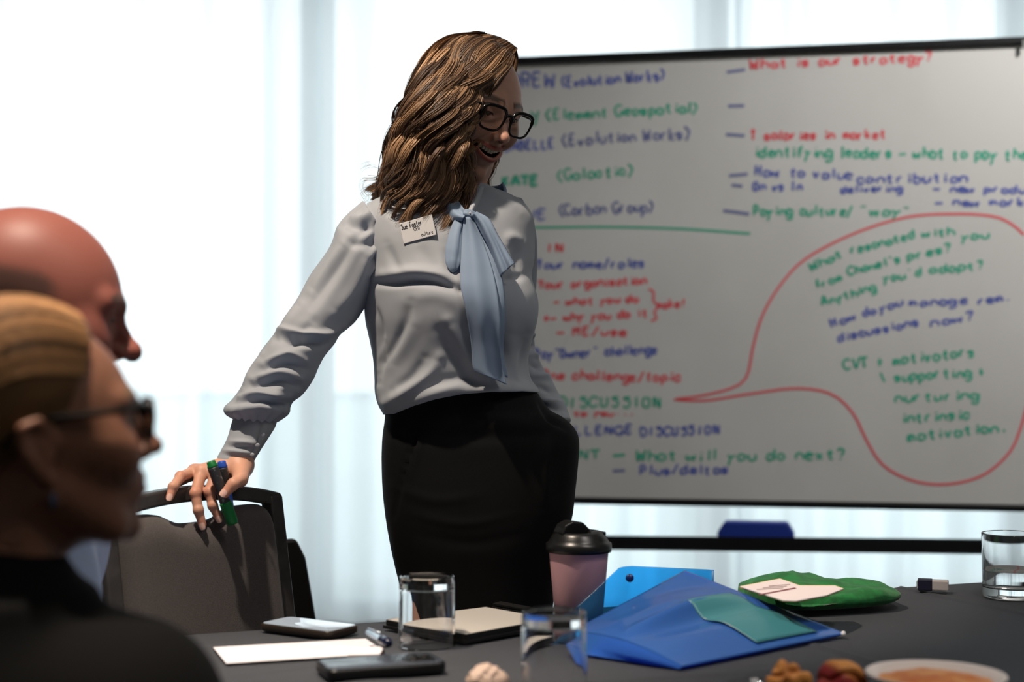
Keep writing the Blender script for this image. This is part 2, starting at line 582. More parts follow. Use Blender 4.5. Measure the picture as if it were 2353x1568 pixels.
# handwriting: single-stroke letters, drawn as thin ink ribbons on the board
GL = {'a': '65 46 26 15 14 23 43 64|66 63', 'b': '19 13|15 26 46 65 64 43 23 14', 'c': '65 46 26 15 14 23 43 64', 'd': '65 46 26 15 14 23 43 64|69 63',
      'e': '15 65 46 26 15 14 23 43 63', 'f': '59 48 38 33|16 56', 'g': '65 46 26 15 14 23 43 64|66 61 40 20 11', 'h': '19 13|15 26 46 65 63', 'i': '36 33|38 37',
      'j': '46 41 30 10|48 47', 'k': '19 13|56 14 53', 'l': '39 33', 'm': '16 13|15 26 35 33|35 46 65 63', 'n': '16 13|15 26 46 65 63', 'o': '46 26 15 14 23 43 64 65 46',
      'p': '16 10|15 26 46 65 64 43 23 14', 'q': '65 46 26 15 14 23 43 64|66 60', 'r': '16 13|14 26 46', 's': '65 46 26 15 54 43 23 13', 't': '38 34 43 53|16 56',
      'u': '16 14 23 43 64|66 63', 'v': '16 33 56', 'w': '06 13 35 53 66', 'x': '16 53|56 13', 'y': '16 34|66 34 10', 'z': '16 56 13 53',
      'A': '03 39 63|15 55', 'B': '13 19 49 58 47 16|46 55 54 43 13', 'C': '68 49 29 07 05 23 43 64', 'D': '13 19 49 67 65 43 13', 'E': '59 19 13 53|16 46', 'F': '59 19 13|16 46',
      'G': '68 49 29 07 05 23 43 64 65 45', 'H': '19 13|59 53|16 56', 'I': '39 33', 'K': '19 13|59 15|26 53', 'L': '19 13 53', 'M': '13 19 36 59 53', 'N': '13 19 53 59',
      'O': '39 18 14 33 54 58 39', 'P': '13 19 49 58 56 15', 'R': '13 19 49 58 56 16|36 53', 'S': '58 49 29 18 56 54 43 23 14', 'T': '39 33|09 69', 'U': '19 14 23 43 54 59',
      'V': '09 33 69', 'W': '09 13 37 53 69', 'Y': '19 36|59 33 ', '(': '59 27 25 52', ')': '19 47 45 12', '?': '18 29 49 58 46 35|33 34', '-': '05 65', '/': '12 59', '!': '39 35|33 34',
      '"': '28 29|48 49', "'": '38 39', '.': '33 34', ',': '33 22', '+': '15 55|37 33', '*': '16 54|56 14|37 33', '}': '29 38 37 46 35 34 22', '^': '33 39|17 39 57', '\\': '19 53'}
INK = {'b': srgb(100, 112, 184), 'g': srgb(72, 178, 148), 'r': srgb(232, 98, 104), 'k': srgb(118, 124, 168)}
M_ink = {k: material('ink_' + n, INK[k], .6, spec=.2) for k, n in zip('bgrk', ('blue', 'green', 'red', 'faded_blue'))}


def on_board(px, py, out=.0004):
    d = ray(px, py)
    b = B0 + BN * (out - .004)
    t = ((b[0] * BN[0] + b[1] * BN[1])) / (d[0] * BN[0] + d[1] * BN[1])
    return d * t + np.array([0, 0, CAMZ])


RIB = [0]


def ribbon(mb, px, w, n=None, closed=False):
    RIB[0] += 1
    pts = np.array([on_board(*q, out=.0004 + RIB[0] % 9 * .00007) for q in px])
    if len(pts) > 2:
        pts = cr(pts, n or (len(pts) * 4))
    t = np.gradient(pts, axis=0)
    t /= np.maximum(np.linalg.norm(t, axis=1, keepdims=True), 1e-9)
    s = np.cross(t, BN) * w / 2
    v = np.concatenate([pts - s, pts + s])
    k = len(pts)
    mb.add(v, [[i, i + 1, k + i + 1, k + i] for i in range(k - 1)])
    return mb


rw = np.random.default_rng(11)


def write(text, p0, p1, h, ink, w=.0062, ch=None):
    """text along the pixel baseline p0 to p1; h is the x-height in pixels"""
    p0, p1 = np.array(p0, float), np.array(p1, float)
    adv = [{' ': 6, 'm': 8, 'w': 8, 'W': 8, 'M': 8, 'i': 5, 'l': 5}.get(c, 7.4) for c in text]
    d = (p1 - p0) / sum(adv)
    up = np.array([d[1], -d[0]]); up = up / np.linalg.norm(up) * h / 3 * .64
    mb, x = MB(), 0
    for c, a in zip(text, adv):
        jit = rw.normal(0, .25, 2)
        sl = rw.normal(.08, .05)
        for st in GL.get(c, '').split('|'):
            tk = st.split()
            if not tk: continue
            q = np.array([[int(k[0]), int(k[1]) - 3] for k in tk], float)
            q[:, 1] = np.where(q[:, 1] > 3, 3 + (q[:, 1] - 3) * .86, np.where(q[:, 1] < 0, q[:, 1] * .8, q[:, 1]))
            q = q + jit + rw.normal(0, .16, (len(tk), 2))
            px = [p0 + d * (x + u + sl * vv) + up * vv for u, vv in q]
            ribbon(mb, px, w)
        x += a
    o = obj('handwriting', np.concatenate(mb.v), mb.f, M_ink[ink], wb, smooth=False)
    return tag(o, kind='stuff')


W = write
W('ANDREW', (1120, 204), (1278, 198), 26, 'b')
W('(Evolution Works)', (1288, 200), (1532, 184), 20, 'b')
W('Y', (1215, 286), (1246, 284), 28, 'g')
W('(Element Geospatial)', (1252, 276), (1610, 256), 20, 'g')
W('ISABELLE', (1140, 350), (1278, 338), 17, 'b')
W('(Evolution Works)', (1290, 336), (1592, 316), 21, 'k')
W('KATE', (1152, 428), (1242, 424), 17, 'g', .009)
W('(Galactic)', (1276, 416), (1462, 402), 21, 'g')
W('DAVE', (1160, 508), (1260, 502), 18, 'b')
W('(Carbon Group)', (1282, 494), (1506, 486), 21, 'k')
W('CHECK IN', (1120, 582), (1298, 578), 14, 'r')
W('Your name/roles', (1232, 618), (1484, 614), 18, 'b')
W('Your organisation', (1236, 664), (1488, 652), 16, 'r')
W('- what you do', (1272, 702), (1470, 694), 15, 'r')
W('*- why you do it', (1250, 740), (1490, 728), 16, 'r')
W('- ME/use', (1278, 772), (1442, 770), 16, 'r')
W('make!', (1508, 708), (1578, 706), 15, 'r', .006)
W('.Pay"Owner" challenge', (1214, 826), (1512, 812), 18, 'b')
W('One challenge/topic', (1246, 872), (1566, 876), 18, 'r')
W('DISCUSSION', (1282, 936), (1524, 936), 19, 'g', .006)
W('me to you...', (1270, 956), (1462, 954), 10, 'r', .006)
W('CHALLENGE', (1250, 1000), (1458, 998), 16, 'b')
W('DISCUSSION', (1470, 1002), (1656, 998), 16, 'b')
W('WANT', (1270, 1056), (1384, 1052), 16, 'g')
W('What will you do next?', (1462, 1060), (1944, 1056), 21, 'g')
W('Plus/deltas', (1468, 1090), (1678, 1088), 17, 'b')
W('What is our strategy?', (1726, 158), (2146, 140), 18, 'r')
W('^ salaries in market', (1724, 322), (2038, 318), 18, 'r')
W('identifying leaders - what to pay them', (1732, 360), (2382, 366), 21, 'g')
W('How to value', (1732, 404), (1962, 412), 19, 'b')
W('contribution', (1966, 420), (2226, 418), 19, 'b')
W('On vs In', (1730, 438), (1846, 436), 17, 'b')
W('delivering', (1930, 444), (2076, 440), 14, 'b')
W('- new products', (2144, 440), (2420, 446), 15, 'b')
W('- new markets', (2150, 472), (2420, 474), 15, 'b')
W('Paying culture/', (1730, 494), (1962, 496), 19, 'g')
W('"way"', (1974, 496), (2096, 496), 18, 'g')
for tx, a_, b_, ik in (('What', (1863, 624), (1940, 588), 'g'), ('resonated', (1955, 584), (2104, 546), 'g'), ('with', (2118, 546), (2196, 540), 'g'), ('you', (2208, 552), (2276, 546), 'g'),
                       ('from', (1875, 664), (1938, 642), 'g'), ("Chanel's", (1950, 632), (2072, 602), 'g'), ('pres?', (2084, 598), (2192, 576), 'g'),
                       ('Anything', (1891, 702), (2016, 666), 'g'), ("you'd", (2030, 648), (2120, 632), 'g'), ('adopt?', (2134, 628), (2266, 618), 'g'),
                       ('How', (1910, 752), (1972, 734), 'b'), ('do', (1983, 729), (2016, 720), 'b'), ('you', (2021, 717), (2078, 702), 'b'), ('manage', (2087, 706), (2226, 696), 'b'), ('rem.', (2245, 700), (2330, 690), 'b'),
                       ('discussions', (1924, 786), (2114, 746), 'b'), ('now?', (2136, 750), (2244, 734), 'b')):
    W(tx, a_, b_, 16, ik)
W('CVT + motivators', (1940, 850), (2242, 818), 20, 'g')
W('\\ supporting +', (2020, 880), (2268, 862), 19, 'g')
W('nurturing', (2054, 926), (2252, 916), 19, 'g')
W('intrinsic', (2070, 972), (2232, 962), 20, 'g')
W('motivation.', (2084, 1014), (2320, 990), 20, 'g')
for a, b, ink in (((1670, 166), (1712, 160), 'k'), ((1673, 244), (1710, 243), 'k'), ((1668, 309), (1711, 312), 'k'), ((1676, 404), (1718, 400), 'k'), ((1682, 425), (1706, 428), 'k'),
                  ((1662, 484), (1722, 492), 'k'), ((1408, 1048), (1436, 1046), 'g'), ((1408, 1083), (1436, 1082), 'k')):
    obj('handwriting', np.concatenate(ribbon(MB(), [a, b], .008).v), [[0, 1, 3, 2]], M_ink[ink], wb, smooth=False)


def line(px, ink, w):
    mb = ribbon(MB(), px, w, 90)
    return obj('handwriting', np.concatenate(mb.v), mb.f, M_ink[ink], wb, smooth=False)


line([(1225, 523), (1400, 522), (1560, 526), (1724, 537)], 'g', .007)
line([(1490, 664), (1502, 672), (1502, 692), (1514, 704), (1504, 716), (1508, 732), (1496, 738)], 'r', .006)
line([(2353, 540), (2325, 515), (2280, 497), (2190, 492), (2080, 500), (1960, 538), (1850, 596), (1790, 660), (1750, 730), (1730, 800), (1716, 866), (1680, 893), (1600, 912), (1548, 918),
      (1620, 921), (1720, 906), (1830, 893), (1910, 906), (1960, 950), (1990, 1010), (2030, 1070), (2100, 1106), (2180, 1113), (2260, 1092), (2320, 1040), (2345, 985), (2360, 930)], 'r', .0065)

# blue board eraser on the ledge
c = bp(.50, .6800, .032)
for nm in ('board_eraser',):
    er = thing(nm, 'blue felt board eraser lying on the black pen ledge', 'eraser', c)
    xz = [(-.098, 0), (.098, 0), (.098, .016), (.082, .044), (-.078, .044), (-.098, .016)]
    rings = [[c + BD * x + BN * o + np.array([0, 0, z]) for x, z in xz] for o in (-.026, .026)]
    obj('grip', *loft(rings), material('blue_eraser_plastic', srgb(34, 58, 150), .45), er, smooth=False, mods=[BEV(.006, 2)])
# ------------------------------------------------------------------ table under a black cloth
TA = np.array([-.475, 2.09, 0])                 # far left corner of the table
TU = np.array([1.38, .55, 0]); TU /= np.linalg.norm(TU)
TV = np.array([TU[1], -TU[0], 0])               # towards the camera
TL, TW = 1.95, .80
TYAW = math.atan2(TU[1], TU[0])
RT = rz(TYAW)
M_cloth = material('black_tablecloth', srgb(46, 50, 58), .85, noise=(240, srgb(35, 38, 45), .3, .7), bump=(420, .35, .001), sheen=.15)
M_steel = material('folding_leg_steel', (.3, .3, .3), .4, 1)
tp = lambda u, v, z=0.0: TA + TU * u + TV * v + np.array([0, 0, z])
tab = thing('conference_table', 'long meeting table hidden under the black cloth', 'table', tp(TL / 2, TW / 2))
obj('tabletop', *box(tp(TL / 2, TW / 2, TZ - .021), (TL - .03, TW - .03, .03), RT), material('table_laminate', (.3, .28, .26), .5), tab, smooth=False)
for u in (.62, TL - .3):
    for v in (.12, TW - .12):
        p = tp(u, v)
        obj('leg', *tube(np.array([p + [0, 0, .0], p + [0, 0, TZ - .036]]), .016, 12), M_steel, tab)
uA = float((T(2250, 1388) - TA) @ TU)
uB = float((T(1950, 1508) - TA) @ TU)


def cloth():
    drop = .07
    us = np.concatenate([np.linspace(-drop, -.02, 12), np.linspace(-.012, .012, 7), np.linspace(.02, TL - .02, 260), np.linspace(TL - .012, TL + .012, 7), np.linspace(TL + .02, TL + drop, 10)])
    vs = np.concatenate([np.linspace(-drop, -.02, 12), np.linspace(-.012, .012, 7), np.linspace(.02, TW - .02, 120), np.linspace(TW - .012, TW + .012, 7), np.linspace(TW + .02, TW + drop, 10)])
    U, V = np.meshgrid(us, vs, indexing='ij')
    r = .012

    def bend(x, L):
        lo, hi = np.maximum(-x, 0), np.maximum(x - L, 0)
        o = np.maximum(lo, hi)
        q = np.minimum(o / (r * 1.57), 1) * math.pi / 2
        xx = np.clip(x, 0, L) + np.where(lo > 0, -1, 1) * r * np.sin(q) * (o > 0)
        return xx, r * (1 - np.cos(q)) + np.maximum(o - r * 1.57, 0)
    ux, du = bend(U, TL)
    vx, dv = bend(V, TW)
    dz = np.maximum(du, dv)
    g = lambda d, s: np.exp(-(d / s) ** 2)
    z = .0028 * g(U - uA - .03 * V, .006) + .0030 * g(U - uB - .02 * V, .007)
    p3 = np.stack([U, V, 0 * U], -1).reshape(-1, 3)
    z = z + .0005 * noise3(p3 * np.array([.6, 1.6, 1]), 14, 4, 2).reshape(U.shape) + .0006
    for (a, b, w, h) in (((.00, .10), (.35, .14), .010, .0025), ((.02, .30), (.38, .24), .012, .003), ((.05, .42), (.30, .36), .010, .003), ((.45, .33), (.75, .42), .012, .0025), ((.3, .5), (.7, .52), .014, .003)):
        a, b = np.array(a), np.array(b)
        ab = b - a
        t = np.clip(((U - a[0]) * ab[0] + (V - a[1]) * ab[1]) / (ab @ ab), 0, 1)
        d = np.hypot(U - a[0] - t * ab[0], V - a[1] - t * ab[1])
        z = z + h * g(d, w) * np.sin(np.pi * np.clip(t, .02, .98))
    out = np.clip(dz / drop, 0, 1) * .012 * (1 + np.sin(U * 26 + V * 31))
    P_ = TA + ux[..., None] * TU + vx[..., None] * TV
    P_ = P_ + (np.where(U < 0, -1, np.where(U > TL, 1, 0)) * out)[..., None] * TU + (np.where(V < 0, -1, np.where(V > TW, 1, 0)) * out)[..., None] * TV
    P_[..., 2] = TZ - .0046 + np.where(dz <= 0, z, 0) - dz
    return P_.reshape(-1, 3), grid_faces(len(us), len(vs))


v, f = cloth()
tag(obj('tablecloth', v, [q[::-1] for q in f], M_cloth, mods=[('SOLIDIFY', dict(thickness=.0012, offset=-1))]), 'black cloth with fold creases draped over the meeting table', 'tablecloth')

# ------------------------------------------------------------------ grey banquet chair the woman leans on
M_cframe = material('chair_frame_black', srgb(68, 66, 66), .38, noise=(30, srgb(58, 56, 56), .4, .6))
M_cfab = material('chair_fabric_grey', srgb(88, 82, 81), .95, noise=(900, srgb(66, 61, 61), .35, .65), bump=(900, .6, .001), sheen=.2)


def banquet_chair(label, hw=.178, zt=.925, recline=.165, arch=.016):
    """local frame: x across, -y the way the chair faces, origin on the floor below the back"""
    t = thing('banquet_chair', label, 'chair')
    hinge = .45

    def bk(x, z, o=0.0):                     # a point of the reclined back, o = towards the front
        return [x, math.tan(recline) * (z - hinge) * 1.0 - .03 - o, z]
    zc = lambda x: zt - arch * (1 - np.sqrt(np.maximum(1 - (x / hw) ** 2 * .75, 0)) * 1.0) * 1.2
    # back frame: closed outline tube of flat section, drawn as a loop with the top rail broader
    mb = MB()
    N = 24
    xs_ = np.linspace(-hw, hw, N)
    inner = .030
    top_o = [(x, zc(x) + arch * .8 * (1 - (x / hw) ** 2)) for x in xs_]
    th = .024
    for yo in (0,):
        o = np.array([bk(x, z, th / 2) for x, z in top_o]); o2 = np.array([bk(x, z, -th / 2) for x, z in top_o])
        i_ = np.array([bk(x * .99, z - .023, th / 2) for x, z in top_o]); i2 = np.array([bk(x * .99, z - .023, -th / 2) for x, z in top_o])
        rings = np.stack([o, o2, i2, i_], 1)
        mb.add(*loft(rings))
    obj('top_rail', np.concatenate(mb.v), mb.f, M_cframe, t, smooth=False, local=True, mods=[BEV(.004, 3)])
    for s in (-1, 1):
        zs = np.linspace(zt - .012, .05, 14)
        path = []
        for z in zs:
            x = s * (hw - .013)
            if z > hinge: q = bk(x, z)
            else: q = [x + s * .01 * (hinge - z), -.03 + (hinge - z) * .12, z]
            path.append(q)
        path = np.array(path)
        rings = [[p + np.array([a, b, 0]) for a, b in ((-.013, -.013), (.013, -.013), (.013, .013), (-.013, .013))] for p in path]
        rings.append([np.array([path[-1][0] + a, path[-1][1] + .003 + b, .0]) for a, b in ((-.011, -.011), (.011, -.011), (.011, .011), (-.011, .011))])
        obj('upright', *loft(np.array(rings)), M_cframe, t, smooth=False, local=True, mods=[BEV(.003, 2)])
        fl = np.array([[s * (hw - .02), -.42, .44], [s * (hw - .01), -.44, .0]])
        obj('leg', *tube(fl, .012, 10), M_cframe, t, local=True)
    # padded back: scalloped top edge that leaves the hand hole under the rail
    nu, nv = 40, 30
    w_ = hw - .030
    front, rear = [], []
    for i in range(nv):
        for j in range(nu):
            x = -w_ + 2 * w_ * j / (nu - 1)
            e = abs(x) / w_
            ztop = zt - .024 - .019 * math.exp(-(x / (.40 * w_)) ** 4) - .05 * max(0, e - .86) ** 1.5 * 8 * .5
            z = .52 + (ztop - .52) * i / (nv - 1)
            a = min(1, (1 - e) * 9) ; b = min(1, min(i, nv - 1 - i) / 3.0)
            puff = .026 * math.sqrt(max(a, 0) * (2 - a) + 1e-9) * math.sqrt(max(b, 0) * (2 - b) + 1e-9) if a > 0 and b > 0 else 0.0
            front.append(bk(x, z, .004 + puff)); rear.append(bk(x, z, -.008))
    gf = grid_faces(nv, nu)
    n = nu * nv
    rim = [i for i in range(nu)] + [i * nu + nu - 1 for i in range(1, nv)] + [(nv - 1) * nu + j for j in range(nu - 2, -1, -1)] + [i * nu for i in range(nv - 2, 0, -1)]
    side = [[rim[k], rim[(k + 1) % len(rim)], rim[(k + 1) % len(rim)] + n, rim[k] + n] for k in range(len(rim))]
    obj('back_pad', np.array(front + rear), [q for q in gf] + [[i + n for i in q[::-1]] for q in gf] + [q[::-1] for q in side], M_cfab, t, local=True)
    # seat cushion and its frame
    ring = lambda z, k: [[x * k, y, z] for x, y in [(-hw + .01, -.03), (hw - .01, -.03), (hw - .012, -.30), (hw - .05, -.445), (-hw + .05, -.445), (-hw + .012, -.30)]]
    obj('seat', *loft(np.array([ring(.46, .97), ring(.472, 1), ring(.50, 1), ring(.515, .93)])), M_cfab, t, local=True, smooth=False, mods=[BEV(.010, 3)])
    obj('seat_frame', *loft(np.array([ring(.435, .96), ring(.459, .96)])), M_cframe, t, local=True, smooth=False)
    return t


ch = banquet_chair('grey padded banquet chair with cut-out handle under the hand of the standing woman')
CD = np.array([.61, .79, 0]); CD /= np.linalg.norm(CD)       # along the back, towards its far end
CN = np.array([CD[1], -CD[0], 0])                             # the way the chair faces
ctop = P(635, 1120, 2.42)
# local x -> CD, local -y -> CN
cyaw = math.atan2(CD[1], CD[0])
cc = ctop - CD * .178
off = math.tan(.165) * (.925 - .45) - .03
ch.location = (cc[0] + CN[0] * off, cc[1] + CN[1] * off, 0)
ch.rotation_euler = (0, 0, cyaw)


def chair_pt(x, z, o=0.0):                    # world point on the chair back
    y = math.tan(.165) * (z - .45) - .03 - o
    b = np.array(ch.location)
    return b + CD * x - CN * y + np.array([0, 0, z])


# second chair: black, lower, further back
M_bplast = material('black_chair_shell', srgb(13, 13, 14), .5)


def low_chair(label, zt):
    """local frame: origin on the floor under the seat, -y the way the chair faces"""
    t = thing('low_chair', label, 'chair')
    rings = []
    for z in np.linspace(zt, .47, 10):
        h = .17 + (zt - z) * .20 - (.012 if z == zt else 0)
        y = .205 + (z - .45) * .12
        row = cr(np.array([[-h, y, z], [0, y + .02, z], [h, y, z]]), 7)
        rings.append(np.concatenate([row, (row + [0, .022, 0])[::-1]]))
    obj('backrest', *loft(np.array(rings)), M_bplast, t, smooth=False, local=True, mods=[BEV(.006, 2)])
    obj('seat', *box([0, 0, .485], (.42, .42, .03), None), M_bplast, t, smooth=False, local=True, mods=[BEV(.012, 3)])
    for a in (-.17, .17):
        for b_ in (-.17, .17):
            obj('leg', *tube(np.array([[a, b_, .475], [a * 1.15, b_ * 1.15, 0]]), .012, 10), M_cframe, t, local=True)
    return t


d2 = np.array([.93, .36, 0]); d2 /= np.linalg.norm(d2); n2 = np.array([d2[1], -d2[0], 0])
tr_ = P(690, 1236, 2.80)
c2 = low_chair('low black chair half hidden behind the grey banquet chair', float(tr_[2]))
lc = tr_ - d2 * .17 - n2 * (.205 + (tr_[2] - .45) * .12)
c2.location = (lc[0], lc[1], 0)
c2.rotation_euler = (0, 0, math.atan2(-n2[0], n2[1]))
# ------------------------------------------------------------------ people: shared head
def head_sdf(p, o):
    """head in its own frame (x to the person's left, y forward, z up, origin between the ears), metres"""
    s = o.get('scale', 1.0)
    q = p / np.float32(s)
    x = np.abs(q[:, 0]); y, z = q[:, 1], q[:, 2]
    m = np.stack([x, y, z], 1)
    male = o.get('male', 0.0)
    d = ell(q, o.get('skull_c', (0, -.010, .043)), o.get('skull', (.0735, .0925, .0825)))
    d = smin(d, ell(q, (0, .028, .010), (.0645, .0640, .0760)), .03)
    d = smin(d, ell(q, (0, .036, -.046), (.050 + .005 * male, .0470, .0430)), .025)
    d = smin(d, sph(q, (0, .0775, -.0800 - .004 * male), .0135 + .003 * male), .024)
    d = smin(d, cap(m, (.054 + .004 * male, .004, -.034), (.030, .058, -.076), .012), .022)
    sm = o.get('smile', 0.0)
    d = smin(d, sph(m, (.046, .056, -.004), .021), .022)                       # cheek bones
    d = smin(d, sph(m, (.0385, .0695, -.015 + .003 * sm), .0165 + .0025 * sm), .018)
    d = smin(d, cap(m, (.044, .071, .0360), (.012, .0855, .0345), .0085 + .002 * male), .014)  # brow
    d = smax(d, -ell(m, (.0315, .0980, .0195), (.0165, .0170, .0115)), .014)     # eye sockets
    d = smin(d, ell(m, (.0310, .0735, .0200), (.0150, .0136, .0118)), .004)       # lids
    op = o.get('eye', .0030)
    d = smax(d, -ell(m, (.0310, .0860, .0188), (.0118, .0090, op)), .0012)
    # nose
    n = cap(q, (0, .0850, .0265), (0, .1055 + .004 * male, -.0065), .0066 + .001 * male, .0076 + .0012 * male)
    n = smin(n, sph(q, (0, .1105 + .003 * male, -.0105), .0080 + .0025 * male), .008)
    n = smin(n, sph(m, (.0100, .0990, -.0142), .0068 + .0015 * male), .008)
    d = smin(d, n, .010)
    d = smax(d, -ell(m, (.0062, .1045, -.0215), (.0036, .0058, .0040)), .003)   # nostrils
    # muzzle and lips
    d = smin(d, ell(q, (0, .0740, -.042), (.0290, .0225, .0200)), .016)
    w = .0265 + .006 * sm
    if sm > 0:
        zc = -.0425 + 11.0 * x * x
        hh = .0080 * sm * np.sqrt(np.maximum(1 - (x / w) ** 2, 0)) + .0003
        slit = np.maximum(np.abs(z - zc) - hh, x - w)
        slit = np.maximum(slit, .066 - y)
        t = np.linspace(0, w, 8)
        yl = .0955 - 10.5 * t ** 2
        up = np.stack([t, yl, -.0425 + 11 * t ** 2 + .0082 * sm * np.sqrt(np.maximum(1 - (t / w) ** 2, 0)) + .0010], 1)
        lo = np.stack([t, yl - .0015, -.0425 + 11 * t ** 2 - .0082 * sm * np.sqrt(np.maximum(1 - (t / w) ** 2, 0)) - .0018], 1)
        d = smax(d, -slit, .002)
        d = smin(d, chain(m, up, np.linspace(.0036, .0016, 8)), .004)
        d = smin(d, chain(m, lo, np.linspace(.0048, .0018, 8)), .004)
        d = smax(d, -cap(m, (.0200, .0955, -.0160), (.0385, .0800, -.038), .0022), .010)        # smile crease
    else:
        t = np.linspace(0, .024, 6)
        yl = .0945 - 14 * t ** 2
        d = smin(d, chain(m, np.stack([t, yl, -.0365 - 3 * t ** 2], 1), np.linspace(.0048, .002, 6)), .005)
        d = smin(d, chain(m, np.stack([t, yl - .001, -.0475 + 5 * t ** 2], 1), np.linspace(.0058, .002, 6)), .005)
        d = smax(d, -chain(m, np.stack([t, yl + .0058, -.0420 + t * 0], 1), np.full(6, .0012)), .004)
    # ears
    ez = o.get('ear_dz', 0.0)
    m = m - np.array([0, 0, ez], np.float32)
    e = np.array([[.0700, .010, .010], [.0785, -.004, .030], [.0830, -.019, .026], [.0815, -.021, .008], [.0760, -.010, -.012], [.0705, -.001, -.022]])
    er = chain(m, e, np.array([.0038, .0042, .0045, .0042, .0042, .0058]))
    er = smin(er, ell(m, (.0735, -.006, .004), (.0060, .0130, .0200)), .008)
    d = smin(d, er, .006)
    return d * np.float32(s)


def head_tint(q, o, base):
    """skin colour by place on the head: lips, brows, cheeks, nostrils, stubble"""
    s = o.get('scale', 1.0)
    q = q / s
    x = np.abs(q[:, 0]); y, z = q[:, 1], q[:, 2]
    c = np.tile(np.array(base, float), (len(q), 1))
    sm = o.get('smile', 0.0)

    def mix(mask, col):
        nonlocal c
        mk = np.clip(mask, 0, 1)[:, None]
        c = c * (1 - mk) + np.array(col) * mk
    b = np.array(base)
    g = lambda a: np.exp(-a)
    mix(.35 * g(((x - .043) / .018) ** 2 + ((y - .07) / .03) ** 2 + ((z + .012) / .016) ** 2), b * [1.0, .66, .62])
    mix(.35 * g((x / .013) ** 2 + ((y - .11) / .014) ** 2 + ((z + .011) / .012) ** 2), b * [1.0, .68, .64])
    lip = o.get('lip', b * [.62, .27, .29])
    if sm > 0:
        w = .0265 + .006 * sm
        zc = -.0425 + 11 * x * x
        rel = np.abs(z - zc) - .0082 * sm * np.sqrt(np.maximum(1 - (x / w) ** 2, 0))
        near = (x < w + .002) & (y > .066)
        mix(near * np.clip(1 - np.abs(rel - .0025) / .0045, 0, 1) * 1.5, lip)
        mix(near * (rel < .0002) * (y < .0915 - 10.5 * x * x) * 1.0, (.07, .012, .012))
    else:
        mix((x < .025) * (y > .075) * np.clip(1.4 - np.abs(z + .042 - 1.5 * x * x) / .0075, 0, 1), lip)
    bz = .0425 + .10 * np.minimum(x, .03) - np.maximum(x - .036, 0) * .35
    brow = (x > .010) * (x < .052) * (y > .05) * np.clip(1.5 - np.abs(z - bz) / (.0034 + .0012 * (x < .035)), 0, 1)
    mix(brow * .9, o.get('brow', (.05, .03, .02)))
    mix((((x - .0062) / .004) ** 2 + ((z + .0195) / .004) ** 2 < 1) * (y > .095) * .8, b * .22)
    lid = g(((x - .031) / .014) ** 2 * 1.2 + ((z - .020) / .0085) ** 2) * (y > .07)
    mix(.45 * lid, b * [.72, .55, .52])
    # lash line / closed smiling eye
    ez_ = .0188 + o.get('eye', .003) * np.sqrt(np.maximum(1 - ((x - .031) / .0122) ** 2, 0))
    mix((np.abs(x - .031) < .0128) * (y > .072) * np.clip(1.5 - np.abs(z - ez_ - .0006) / .0012, 0, 1) * o.get('lash', 0), (.03, .018, .014))
    if o.get('stubble'):
        mix(o['stubble'] * np.clip((-.03 - z) / .02, 0, 1) * (y > -.01), b * .5)
    return c


def head_frame(yaw, pitch, roll):
    """columns: the person's left, forward, up. yaw 0 faces the camera, 90 faces image right"""
    a, b, r = math.radians(yaw), math.radians(pitch), math.radians(roll)
    f0 = np.array([math.sin(a), -math.cos(a), 0]); l0 = np.array([math.cos(a), math.sin(a), 0]); u0 = np.array([0, 0, 1.0])
    f = f0 * math.cos(b) - u0 * math.sin(b); u = u0 * math.cos(b) + f0 * math.sin(b)
    l = l0 * math.cos(r) - u * math.sin(r); u = u * math.cos(r) + l0 * math.sin(r)
    return np.stack([l, f, u], 1)


M_skin = material('skin', (.6, .35, .26), .48, attr=True, spec=.4, sss=.12, bump=(700, .12, .0006))
M_eye = material('eye_white', (.75, .72, .68), .15)
M_iris = material('iris', (.10, .075, .05), .15)
M_teeth = material('tooth_enamel', (.80, .73, .58), .25)
M_gframe = material('spectacle_frame_black', srgb(16, 15, 15), .22)
M_lens = film_material('spectacle_lens', (.96, .97, .97), .10, .01)


